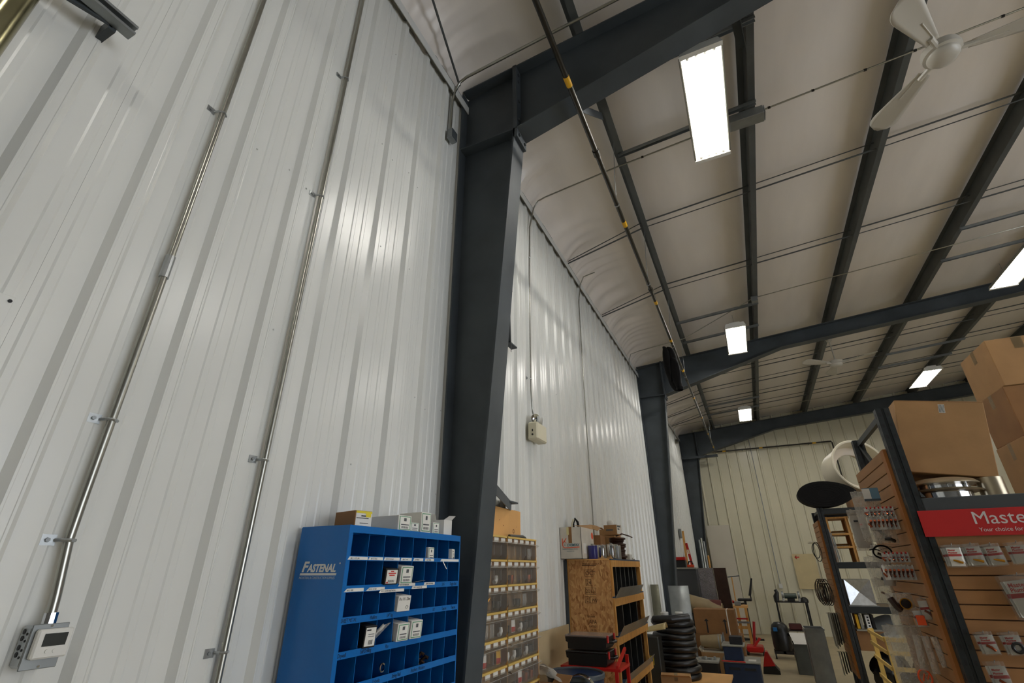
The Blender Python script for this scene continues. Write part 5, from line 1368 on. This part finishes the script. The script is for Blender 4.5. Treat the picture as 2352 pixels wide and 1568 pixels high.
# red sign
sg = thing('red_sign', (3.4, 4.0, 1.89), 'red shop sign with pale lettering fixed to the rack beam', 'sign')
sp_ = MB().cbox(2.704, 4.35, 4.004, 4.009, 1.885, 2.038, .0008).build('sign_panel', M_REDS, sg)
pale = mat('pale_lettering', '#cfc9c6', .5)
lettering('Master Plumber', .103, (2.960, 4.0035, 1.950), ux, uz, pale, sp_, extr=.0004, bold=0, width=1.02, spacing=1.0)
lettering('Your choice for a', .0315, (2.975, 4.0035, 1.908), ux, uz, pale, sp_, extr=.0004, width=1.0)

# slatwall, front and side: every slat a piece
def slatwall(name, label, axis, a0, a1, pos, z0, z1, edge=True):
    t = thing(name, ((a0 + a1) / 2, pos, z0) if axis == 'X' else (pos, (a0 + a1) / 2, z0), label, 'slatwall', 'slatwall panels')
    P = .0762
    n = int(round((z1 - z0) / P))
    if axis == 'X':
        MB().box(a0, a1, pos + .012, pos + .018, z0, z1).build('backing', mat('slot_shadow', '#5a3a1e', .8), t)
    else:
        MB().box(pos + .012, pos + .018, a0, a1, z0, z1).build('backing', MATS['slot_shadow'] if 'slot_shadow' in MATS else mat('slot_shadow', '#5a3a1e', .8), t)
    for k in range(n):
        zt = z1 - k * P
        if axis == 'X':
            MB().cbox(a0, a1, pos, pos + .012, zt - P + .0065, zt, .0015).build('slat', M_SLAT, t)
        else:
            MB().cbox(pos, pos + .012, a0, a1, zt - P + .0065, zt, .0015).build('slat', M_SLAT, t)
    if edge and axis == 'Y':
        MB().box(pos - .001, pos + .075, a0 - .085, a0 - .001, z0, z1).build('edge_strip', M_SLATE, t)
    return t
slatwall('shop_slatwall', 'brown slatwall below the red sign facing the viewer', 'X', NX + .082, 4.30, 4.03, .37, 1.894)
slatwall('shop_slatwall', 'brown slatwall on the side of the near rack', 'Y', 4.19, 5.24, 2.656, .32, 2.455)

# ---- goods on the front slatwall
def peg(x, y, z, dirv, ln, parent):
    mb = MB()
    d = Vector(dirv)
    p = Vector((x, y, z))
    mb.tube([p, p + d * ln * .8, p + d * ln + Vector((0, 0, .012))], .0028, 6)
    mb.build('peg_hook', M_CHROME, parent)
def bag(label, o, u, w, h, group=None, card=True, band=True, item=None, tilt=0.0, name='bagged_part', milky=False, depth=.012, text=True, cardm=None):
    """poly bag hanging from top centre o; u = unit vector along its width; faces u x up reversed"""
    u = Vector(u).normalized()
    upv = Vector((0, 0, 1)); n_ = u.cross(upv).normalized()      # towards the viewer
    rot = Matrix.Rotation(tilt, 3, n_)
    uu, vv = rot @ u, rot @ upv
    o = Vector(o)
    t = thing(name, o - Vector((0, 0, h)), label, 'packet', group)
    def pt(a, b, d): return o + uu * ((a - .5) * w) - vv * (b * h) + n_ * d
    MB().grid(lambda a, b: pt(a, b, depth * math.sin(PI * a) ** .6 * (.25 + .75 * math.sin(PI * min(1, b * .98))) + .003 * noise.noise(Vector((a * 4 + o.x * 9, b * 4, o.z * 7)))), 8, 10).build('bag_front', M_POLYM if milky else M_POLY, t, smooth=True)
    MB().grid(lambda a, b: pt(a, b, -.002), 2, 2).build('bag_back', M_POLYM if milky else M_POLY, t)
    if card:
        c = MB().add([pt(.06, .14, .002), pt(.94, .14, .002), pt(.94, .94, .002), pt(.06, .94, .002), pt(.06, .14, .001), pt(.94, .14, .001), pt(.94, .94, .001), pt(.06, .94, .001)], [(0, 1, 2, 3), (7, 6, 5, 4), (0, 4, 5, 1), (1, 5, 6, 2), (2, 6, 7, 3), (3, 7, 4, 0)]).build('card', cardm or M_PAPER, t)
        if band:
            MB().add([pt(.06, .42, .003), pt(.94, .42, .003), pt(.94, .52, .003), pt(.06, .52, .003)], [(0, 3, 2, 1)]).build('red_band', M_RED, c, fix=False)
            if text:
                mb = MB()
                for k, s_ in enumerate(('Master', 'Plumber')):
                    vs, fs = textmesh(s_, w * .17, 0, 1, .0002, bold=.0006)
                    q = pt(.12, .28 + .11 * k, .0032)
                    mb.add(vs, fs, frame(q, uu, vv))
                mb.build('lettering', M_REDL, c, fix=False)
    if item == 'brass':
        MB().tube([pt(.25, .68, .008), pt(.5, .73, .011), pt(.8, .80, .008)], [.004, .0065, .007], 8).build('brass_part', M_BRASS, t, smooth=True)
    elif item == 'seal':
        q = frame(pt(.58, .66, .008), uu, vv)
        pts = [(w * .28 * math.cos(2 * PI * i / 24), w * .28 * math.sin(2 * PI * i / 24), 0) for i in range(24)]
        MB().tube(pts, w * .10, 8, closed=True, M=q).build('rubber_ring', M_BLACK, t, smooth=True)
    elif item == 'copper':
        MB().tube([pt(.3, .55, .008), pt(.55, .66, .012), pt(.7, .8, .008)], .007, 8).build('copper_part', M_COPPER, t, smooth=True)
    elif item == 'pvc':
        MB().tube([pt(.4, .75, .01), pt(.6, .78, .02), pt(.8, .9, .01)], .012, 8).build('plastic_part', M_BLACK, t, smooth=True)
    elif item == 'dark':
        MB().tube([pt(.25, .5, .01), pt(.5, .62, .016), pt(.7, .5, .012), pt(.6, .4, .01)], .012, 8).build('dark_part', mat('dark_brown_part', '#2a1812', .4), t, smooth=True)
    return t
FY = 4.03
XF = (1, 0, 0)
rows = [(2.805, 1.838, .075, .125, 'brass', 0, 'brass fitting packet, leftmost in the upper row under the red sign'),
        (2.895, 1.842, .080, .125, 'brass', .06, 'brass fitting packet, second in the upper row under the red sign'),
        (2.985, 1.838, .080, .120, 'brass', .10, 'brass fitting packet, third in the upper row under the red sign'),
        (3.105, 1.845, .090, .120, None, .05, 'white card packet, fourth in the upper row at the picture edge'),
        (3.05, 1.678, .175, .225, 'pvc', .12, 'large crumpled packet with red band in the middle of the slatwall'),
        (2.803, 1.385, .074, .112, 'copper', .10, 'rubber washer packet, left in the lower row of the slatwall'),
        (2.915, 1.388, .078, .112, 'seal', .10, 'packet holding a black sealing ring in the lower row'),
        (3.03, 1.385, .078, .112, 'seal', .05, 'packet at the picture edge in the lower row'),
        (2.805, 1.245, .078, .15, 'copper', .08, 'narrow packet with red band below the lower row')]
for x, z, w, h, it, tl, lb in rows:
    n = 3 if it == 'brass' else 2
    t = bag(lb, (x, FY - .062, z), XF, w, h, 'packets hanging under the red sign', True, True, it, tl, milky=False)
    peg(x, FY, z - .006, (0, -1, 0), .07, t)
    for k in range(1, n):   # further packets of the same kind behind on the peg
        ww = ('second back', 'third back')[k - 1]
        bag(ww + ': ' + lb.split(' under')[0].split(' in the middle')[0].split(' of the slatwall')[0], (x - .008 * k - .004, FY - .062 + .018 * k, z - .001), XF, w, h * .985, 'packets hanging under the red sign', True, True, None, tl + .03 * k, text=False)
# ---- goods on the side slatwall
SX = 2.656
US = (0, -1, 0)          # faces -X, towards the aisle
def sbag(label, y, z, w, h, out=.05, **k):
    t = bag(label, (SX - out, y, z), US, w, h, 'packets on the side slatwall', **k)
    peg(SX, y, z - .006, (-1, 0, 0), out + .02, t)
    return t
# big bags swing round on their pegs and face the aisle mouth
def cbag(label, y, x0, x1, z0, z1, yaw=.12, **k):
    t = bag(label, ((x0 + x1) / 2, y, z1), (math.cos(yaw), math.sin(yaw), 0), x1 - x0, z1 - z0, 'packets on the side slatwall', **k)
    peg(SX, y, z1 - .006, (-1, 0, 0), SX - x0 - .03, t)
    return t
HB = mat('header_blue', '#5f8296', .5)
t = cbag('large milky bag with blue header card high on the side slatwall', 4.44, 2.445, 2.615, 1.88, 2.225, card=False, milky=True, item='pvc', depth=.03)
MB().box(2.515, 2.615, 4.395, 4.397, 2.15, 2.24).build('header_card', HB, t)
MB().box(2.515, 2.562, 4.393, 4.3945, 2.166, 2.236).build('header_print', M_PAPER, t)
MB().box(2.515, 2.615, 4.393, 4.3945, 2.15, 2.165).build('header_band', mat('slate_print', '#3c4850', .5), t)
t = cbag('long white bag with dark logo card, farthest on the side slatwall', 5.15, 2.49, 2.62, 1.84, 2.16, card=True, band=False, milky=True)
MB().box(2.52, 2.55, 5.12, 5.122, 2.06, 2.075).build('logo_print', M_INK, t)
MB().box(2.56, 2.585, 5.12, 5.122, 2.0, 2.012).build('logo_print', M_INK, t)
MB().box(2.555, 2.575, 5.12, 5.122, 2.035, 2.045).build('logo_print', M_RED, t)
NUM = ('one', 'two', 'three', 'four', 'five', 'six', 'seven')
for rr, (z, y0, n, h, lb) in enumerate(((2.095, 4.30, 7, .060, 'small red-topped packet of copper parts in the upper row'), (2.040, 4.29, 7, .090, 'small packet of shiny copper parts in the second row'), (1.805, 4.30, 6, .060, 'small red-topped packet of copper parts in the third row'), (1.730, 4.29, 7, .090, 'small packet of shiny copper parts in the fourth row'))):
    for k in range(n):
        x = 2.632 - .0235 * k
        t = bag(lb + ', number %s out from the slatwall' % NUM[k], (x, y0 + .004 * (k % 2), z), (.45, -1, 0), .055, h, 'packets on the side slatwall', card=rr % 2 == 0, band=rr % 2 == 0, item='copper', text=False, tilt=.05 * math.sin(k * 2.3), depth=.010, cardm=None)
        MB().cyl((x - .004, y0 - .02, z - .002), (x + .004, y0 - .02, z - .002), .007, 8).build('hang_tab', M_RED if rr % 2 == 0 else M_CHROME, t)
        if rr % 2:
            MB().tube([(x, y0 - .025, z - .03), (x + .003, y0, z - .045), (x, y0 + .02, z - .075)], .008, 8).build('copper_part', M_COPPER, t, smooth=True)
        if k == 0: peg(SX, y0, z - .004, (-1, 0, 0), .175, t)
for (y, x0, x1, z0, z1, it, card, lb) in (
    (4.32, 2.49, 2.625, 1.865, 1.98, 'pvc', False, 'clear bag with a white valve below the copper packets'),
    (4.55, 2.49, 2.62, 1.755, 1.86, 'dark', False, 'bag with dark hose pieces in the middle of the side slatwall'),
    (4.80, 2.46, 2.62, 1.59, 1.795, 'pvc', False, 'wide milky bag hanging low on the far half of the side slatwall'),
    (4.70, 2.54, 2.62, 1.58, 1.80, None, True, 'narrow white card bag beside the third copper row'),
    (4.95, 2.49, 2.62, 1.47, 1.64, 'copper', False, 'milky bag of tubes low on the side slatwall'),
    (4.43, 2.47, 2.62, 1.43, 1.56, 'dark', False, 'bag of dark brown rubber parts with a round gauge'),
    (4.27, 2.60, 2.675, 1.41, 1.54, 'copper', True, 'white card packet with red top near the near post'),
    (4.29, 2.56, 2.63, 1.37, 1.48, 'dark', True, 'orange-printed card packet under the dark rubber parts'),
    (4.60, 2.49, 2.62, 1.30, 1.42, None, False, 'clear bag behind the dark rubber parts'),
    (4.42, 2.395, 2.61, 1.03, 1.37, None, False, 'largest milky bag with orange print low on the side slatwall'),
    (4.36, 2.54, 2.585, 1.13, 1.32, None, False, 'tall thin clear bag, first of three by the near post'),
    (4.33, 2.58, 2.622, 1.12, 1.32, None, False, 'tall thin clear bag, second of three by the near post'),
    (4.30, 2.62, 2.66, 1.16, 1.32, None, False, 'tall thin clear bag, third of three by the near post')):
    t = cbag(lb, y, x0, x1, z0, z1, card=card, band=card, item=it, milky=not card, depth=.024, text=False, tilt=.08 * math.sin(y * 37))
    if 'gauge' in lb:
        MB().lathe([(.0, 0), (.028, 0), (.031, .008), (.028, .016), (0, .016)], (2.565, 4.385, 1.497), 'Y', 20).build('gauge', mat('dark_glass', '#231512', .15), t, smooth=True)
        MB().lathe([(.028, -.003), (.034, -.003), (.034, .004), (.028, .004)], (2.565, 4.385, 1.497), 'Y', 20).build('gauge_rim', M_BRASS, t, smooth=True)
        MB().tube([(2.49, 4.40, 1.53), (2.51, 4.39, 1.48), (2.53, 4.40, 1.46)], .02, 8).build('dark_part', MATS['dark_brown_part'], t, smooth=True)
    if 'orange print' in lb:
        pts = [(2.545 + .034 * math.cos(2 * PI * i / 24), 4.385, 1.09 + .042 * math.sin(2 * PI * i / 24)) for i in range(24)]
        MB().tube(pts, .005, 5, closed=True).build('orange_print', M_ORANGE, t)
        MB().tube([(2.53, 4.384, 1.07), (2.545, 4.384, 1.11), (2.555, 4.384, 1.08), (2.57, 4.384, 1.11)], .004, 5).build('orange_print', M_ORANGE, t)
    if 'orange-printed' in lb:
        MB().box(2.572, 2.618, 4.262, 4.264, 1.385, 1.44).build('orange_print', M_ORANGE, t)
t = thing('hose_coil', (2.54, 4.52, 1.74), 'loop of black hose hanging among the packets', 'hose')
MB().tube([(2.545 + .055 * math.cos(2 * PI * i / 24), 4.50 + .01 * math.sin(4 * PI * i / 24), 1.815 + .042 * math.sin(2 * PI * i / 24)) for i in range(24)], .006, 8, closed=True).build('loop', M_RUB, t, smooth=True)
MB().tube([(2.47, 4.50, 1.83), (2.50, 4.49, 1.835), (2.53, 4.50, 1.825)], .004, 6).build('loose_end', M_RUB, t, smooth=True)
peg(SX, 4.50, 1.862, (-1, 0, 0), .11, t)

# ---- on top of the near rack: vent caps, tilted carton, stacked cartons
def vent(label, x, y, z, s):
    t = thing('roof_vent', (x, y, z), label, 'vent cap', 'metal roof vents')
    MB().lathe([(.16 * s, 0), (.16 * s, .05 * s), (.15 * s, .06 * s)], (x, y, z), n=36).build('neck', M_CHROME, t, smooth=True)
    MB().lathe([(.15 * s, .055 * s), (.215 * s, .05 * s), (.225 * s, .058 * s), (.20 * s, .068 * s), (.15 * s, .075 * s)], (x, y, z), n=36).build('storm_collar', M_SILV, t, smooth=True)
    MB().lathe([(.145 * s, .07 * s), (.145 * s, .105 * s)], (x, y, z), n=36).build('inner_wall', M_CHROME, t, smooth=True)
    for k in range(8):
        a = 2 * PI * k / 8
        MB().box(.148 * s, .165 * s, -.006, .006, .07 * s, .108 * s, TR((x, y, z), a)).build('spacer', M_CHROME, t)
    MB().lathe([(.14 * s, .104 * s), (.212 * s, .102 * s), (.214 * s, .108 * s), (.19 * s, .130 * s), (.13 * s, .145 * s), (.001, .152 * s)], (x, y, z), n=36).build('cap', M_SILV, t, smooth=True)
    return t
vent('domed metal roof vent cap on the near rack under the tilted carton', 2.945, 4.26, 2.116, .93)
tag(MB().lathe([(.07, 0), (.07, .13), (.064, .13), (.064, 0), (.07, 0)], (3.21, 4.28, 2.116), n=28).build('metal_collar', M_SILV, smooth=True), 'plain round metal collar right of the roof vent cap', 'collar')
o, M, put = carton('tilted_carton', 'large plain carton tilted on top of the roof vent cap', (3.005, 4.42, 2.275), (.49, .40, .51), M_KRAFT, ry=.165, cat='box', c_=.004)
b = put('-Y', .50, .57, .83, .95, M_PAPER, 'barcode_label', o)
for k in range(5): put('-Y', .505 + .013 * k, .512 + .013 * k, .835, .945, M_GREYINK, 'print', b, .0014)
put('-Y', .0, 1.0, .985, .995, M_KRAFT2, 'flap_seam', o)
for k, (z0, h, lb) in enumerate(((2.116, .44, 'lowest carton of the stack at the right edge'), (2.558, .37, 'middle carton of the stack at the right edge'), (2.930, .37, 'topmost carton of the stack at the right edge'))):
    o, M, put = carton('stacked_carton', lb, (3.87 + .01 * k, 4.86, z0), (.52, .50, h), M_KRAFT if k != 1 else M_KRAFT2, rz=.02 * (k - 1), cat='box', group='cartons stacked on the near rack', c_=.004)
    put('-X', .44, .56, .72, 1, M_TAPE, 'packing_tape', o); put('top', 0, 1, .44, .56, M_TAPE, 'packing_tape', o); put('-Y', .30, .42, .75, 1, M_TAPE, 'packing_tape', o)
carton('stacked_carton', 'carton standing right of the stack on the near rack', (4.55, 4.75, 2.116), (.55, .55, .6), M_KRAFT2, cat='box', c_=.004)

# ================================================================== FAR RACK (second aisle end)
FX, FY0, FY1 = 2.70, 9.20, 10.15
rk = thing('pallet_rack', (3.8, 9.7, 0), 'dark steel rack farther back, piled with metalwork and duct', 'rack', 'storage racks')
for x in (FX, 5.1):
    teardrop_post(x, x + .080, FY0, FY0 + .075, 2.56, rk)
    teardrop_post(x, x + .080, FY1 - .075, FY1, 2.56, rk)
    for z in (2.5, 1.7, .9, .25):
        MB().box(x + .025, x + .055, FY0 + .075, FY1 - .075, z, z + .04).build('cross_strut', M_RACK, rk)
for z in (2.46, 1.70, 1.12):
    for y in (FY0 - .004, FY1 - .046):
        MB().cbox(FX + .081, 5.099, y, y + .05, z, z + .085, .004).build('shelf_beam', M_RACK, rk)
    MB().box(FX + .082, 5.098, FY0 + .05, FY1 - .05, z + .06, z + .08).build('deck', MATS['particle_deck'], rk) if z != 1.70 else None
slatwall('shop_slatwall', 'narrow brown slatwall on the side of the farther rack', 'Y', 9.365, 10.10, 2.675, .32, 2.38)
# black roll and white ring on top
t = thing('rubber_roll', (2.95, 9.6, 2.545), 'big black roll of rubber mat on top of the farther rack', 'roll')
for k, s in enumerate((1.0, .82, .64, .46, .28)):
    pts = [(2.88 + .40 * s * math.cos(2 * PI * i / 36), 9.12 - .002 * k, 2.755 + .205 * s * math.sin(2 * PI * i / 36) * (1.0 - .30 * (.5 + .5 * math.cos(2 * PI * i / 36)) ** 2)) for i in range(36)]
    if k == 0:
        q = [(a, 9.40, c) for a, b, c in pts]
        MB().add(pts + q, [(i, (i + 1) % 36, 36 + (i + 1) % 36, 36 + i) for i in range(36)] + [tuple(range(36))[::-1], tuple(range(36, 72))]).build('roll_body', M_RUB, t, smooth=True)
    else:
        MB().tube([(a, 9.120, c) for a, b, c in pts], .004, 5, closed=True).build('layer_edge', M_RUB, t, smooth=True)
t = thing('plastic_ring', (3.25, 9.9, 2.78), 'large white plastic ring standing on the black roll', 'ring')
M = TR((3.42, 9.72, 3.17), .0, 0, 0) @ Euler((-.16, .0, .34)).to_matrix().to_4x4()
MB().lathe([(.375, .24), (.39, .22), (.395, -.20), (.415, -.21), (.42, -.245), (.405, -.255), (.385, -.245), (.376, -.20), (.37, .20), (.375, .24)], (0, 0, 0), 'Y', 52, M=M).build('wall', mat('cream_plastic', '#ded6bf', .4, 0, .03, 5), t, smooth=True)
MB().lathe([(.376, -.02), (.27, -.015), (.255, -.005), (.255, .01), (.27, .015), (.376, .02)], (0, 0, 0), 'Y', 52, M=M).build('inner_flange', mat('cream_flange', '#d3c6b2', .4), t, smooth=True)
carton('ring_carton', 'brown carton propping up the white plastic ring', (3.42, 9.75, 2.547), (.40, .36, .185), M_KRAFT2, cat='box')
# wooden open shelf standing in the rack bay
t = thing('timber_shelf', (3.0, 9.6, 1.79), 'small timber shelf frame standing in the farther rack', 'shelf')
for x in (2.80, 3.07):
    for y in (9.45, 9.85):
        MB().box(x, x + .035, y, y + .035, 1.79, 2.44).build('upright', M_WOOD, t)
for z in (2.41, 2.17, 1.985):
    MB().box(2.79, 3.12, 9.44, 9.90, z, z + .025).build('shelf_board', M_WOOD, t)
MB().box(3.105, 3.11, 9.44, 9.9, 1.79, 2.44).build('side_board', M_PLY, t)
for (z, lb) in ((2.197, 'bright folded metal strap on the upper timber shelf'), (2.011, 'bright folded metal strap on the lower timber shelf')):
    tag(MB().add([(2.80, 9.42, z), (3.02, 9.42, z + .002), (3.05, 9.46, z + .03), (2.86, 9.50, z + .028), (2.80, 9.42, z + .006), (3.02, 9.42, z + .008), (3.05, 9.46, z + .036), (2.86, 9.50, z + .034)], [(3, 2, 1, 0), (4, 5, 6, 7), (0, 1, 5, 4), (1, 2, 6, 5), (2, 3, 7, 6), (3, 0, 4, 7)]).build('metal_strap', M_CHROME), lb, 'metal strap')
tag(MB().box(2.785, 2.79, 9.3, 9.75, 1.79, 2.25, ).build('metal_sheet', M_GALVD), 'thin grey metal sheet standing left of the timber shelf', 'sheet metal')
for k in range(3):
    tag(MB().cyl((2.80 + .02 * k, 9.27, 1.79), (2.79 + .02 * k, 9.27, 2.25 - .05 * k), .007, 6).build('steel_rod', M_GALV), '%s upright steel rod beside the timber shelf' % ('left', 'middle', 'right')[k], 'rod', 'steel rods')
# duct transition (pyramid faced) on the lower beam
t = thing('duct_cap', (2.95, 9.4, 1.2), 'galvanised duct end with cross-broken square face', 'duct')
x0, x1, z0, z1, yf = 2.81, 3.13, 1.222, 1.555, 9.24
c = ((x0 + x1) / 2, yf + .057, (z0 + z1) / 2)
MB().add([(x0, yf, z0), (x1, yf, z0), (x1, yf, z1), (x0, yf, z1), c], [(0, 1, 4), (1, 2, 4), (2, 3, 4), (3, 0, 4)]).build('cross_broken_face', mat('spangled_zinc', '#c2c6c9', .36, .9, .10, 25), t)
MB().box(x0, x1, yf + .058, yf + .35, z0, z1).build('body', M_GALVD, t)
MB().box(x0 - .02, x1 + .03, yf - .02, yf + .0, z0 - .016, z0 - .001).build('flange', M_GALV, t)
tag(MB().box(2.86, 3.08, 9.22, 9.6, 1.2015, 1.2055).build('cardboard_sheet', M_KRAFT), 'tan cardboard sheet under the cross-broken duct', 'cardboard')
for k, (x, m_, lb) in enumerate(((2.83, M_YEL, 'yellow-spined binder on the farther rack'), (2.875, M_GREYT, 'grey carton spine next to the yellow binder'), (2.95, M_PAPER, 'white box with dark lettering on the farther rack'), (3.02, M_BLACK, 'black box at the right of the white lettered box'))):
    o = MB().cbox(x, x + .035 + .02 * (k == 2), 9.3, 9.55, .922, 1.10, .002).build('binder', m_)
    tag(o, lb, 'box')
    if k == 2:
        for j in range(4): MB().box(x + .02, x + .042, 9.2985, 9.2995, .95 + .035 * j, .972 + .035 * j).build('print', M_INK, o)
tag(MB().box(2.80, 3.10, 9.18, 9.9, .905, .92).build('white_board', M_GREYT), 'pale flat board under the binders', 'board')
carton('rack_carton', 'wide brown carton on the farther rack below the pale board', (2.98, 9.55, .66), (.38, .60, .24), M_KRAFT2, cat='box')
tag(MB().grid(lambda u, v: Vector((3.06 + .22 * u, 9.2 + .2 * v, .80 + .25 * v + .05 * math.sin(2 * u))), 6, 6).build('curved_sheet', M_GALVD, smooth=True), 'curved blue-grey metal sheet right of the wide brown carton', 'sheet metal')
# black bags under the rack
for k, (x, y, s, lb) in enumerate(((3.12, 9.38, .24, 'shiny black garbage bag on the floor under the farther rack'), (3.42, 8.75, .24, 'second shiny black garbage bag nearer the near rack'))):
    tag(MB().grid(lambda u, v: Vector((x + s * (1 + .35 * noise.noise(Vector((3 * math.cos(2 * PI * u), 3 * math.sin(2 * PI * u), v * 3 + k)))) * math.cos(2 * PI * u) * math.sin(PI * (.08 + .9 * v)) ** .6, y + s * (1 + .35 * noise.noise(Vector((3 * math.cos(2 * PI * u), 3 * math.sin(2 * PI * u), v * 3 + 5)))) * math.sin(2 * PI * u) * math.sin(PI * (.08 + .9 * v)) ** .6, .005 + .64 * (1 - v))), 28, 14).build('garbage_bag', mat('black_poly', '#0a0a0b', .22), smooth=True), lb, 'bag')
# wooden crate frame between the racks
t = thing('timber_crate', (2.95, 7.0, 0), 'light timber slatted crate between the two racks', 'crate')
for (x, y) in ((2.70, 6.5), (3.1, 6.5), (2.70, 7.3), (3.1, 7.3)):
    MB().box(x, x + .04, y, y + .04, 0, 1.10).build('post', M_PINE, t)
for z in (.25, .45, .65, .82, .95, 1.06):
    MB().box(2.70, 3.14, 6.485, 6.499, z, z + .035).build('slat', M_PINE, t)
    MB().box(2.685, 2.699, 6.5, 7.34, z, z + .035).build('slat', M_PINE, t)
# hanging pulls and hoses on the far rack's side
SX2 = 2.675
for k, (y, z, h, lb) in enumerate(((9.55, 2.08, .28, 'thin looped wire hanging high on the farther slatwall'), (9.75, 2.07, .22, 'second thin looped wire on the farther slatwall'), (9.6, 1.55, .34, 'bundle of looped belts hanging on the farther slatwall'), (9.8, 1.52, .30, 'second bundle of looped belts on the farther slatwall'), (9.45, 1.50, .30, 'third bundle of looped belts on the farther slatwall'))):
    t = thing('belt_loop', (SX2 - .12, y, z - h), lb, 'belt', 'loops on the farther slatwall')
    for j in range(1 if k < 2 else 4):
        oo = SX2 - .08 - .03 * j
        MB().tube([(oo + .05 * math.sin(2 * PI * i / 20), y + .015 * j, z - h / 2 + h / 2 * math.cos(2 * PI * i / 20)) for i in range(20)], .006, 5, closed=True).build('loop', M_BLACK if j % 2 == 0 else mat('brown_belt', '#3a2a1c', .6), t, smooth=True)
    MB().cyl((SX2, y, z), (SX2 - .17, y, z + .005), .004, 6).build('peg_hook', M_CHROME, t)
for k, (y, z, h, lb) in enumerate(((9.5, 1.12, .5, 'dark bundle of packets low on the farther slatwall'), (9.75, 1.10, .48, 'dark bundle of packets behind the first, low on the farther slatwall'), (9.55, .62, .32, 'lowest dark bundle of packets on the farther slatwall'))):
    t = thing('packet_bundle', (SX2 - .1, y, z - h), lb, 'packet', 'bundles on the farther slatwall')
    for j in range(4):
        MB().cbox(SX2 - .05 - .03 * j, SX2 - .04 - .03 * j, y - .06, y + .06, z - h * (.8 + .05 * j), z - .02, .002).build('packet', (mat('dark_packet', '#221d18', .4), M_BLACK, mat('olive_packet', '#3a3526', .4), M_GREYT)[j], t)
    MB().cyl((SX2, y, z - .025), (SX2 - .16, y, z - .02), .004, 6).build('peg_hook', M_CHROME, t)
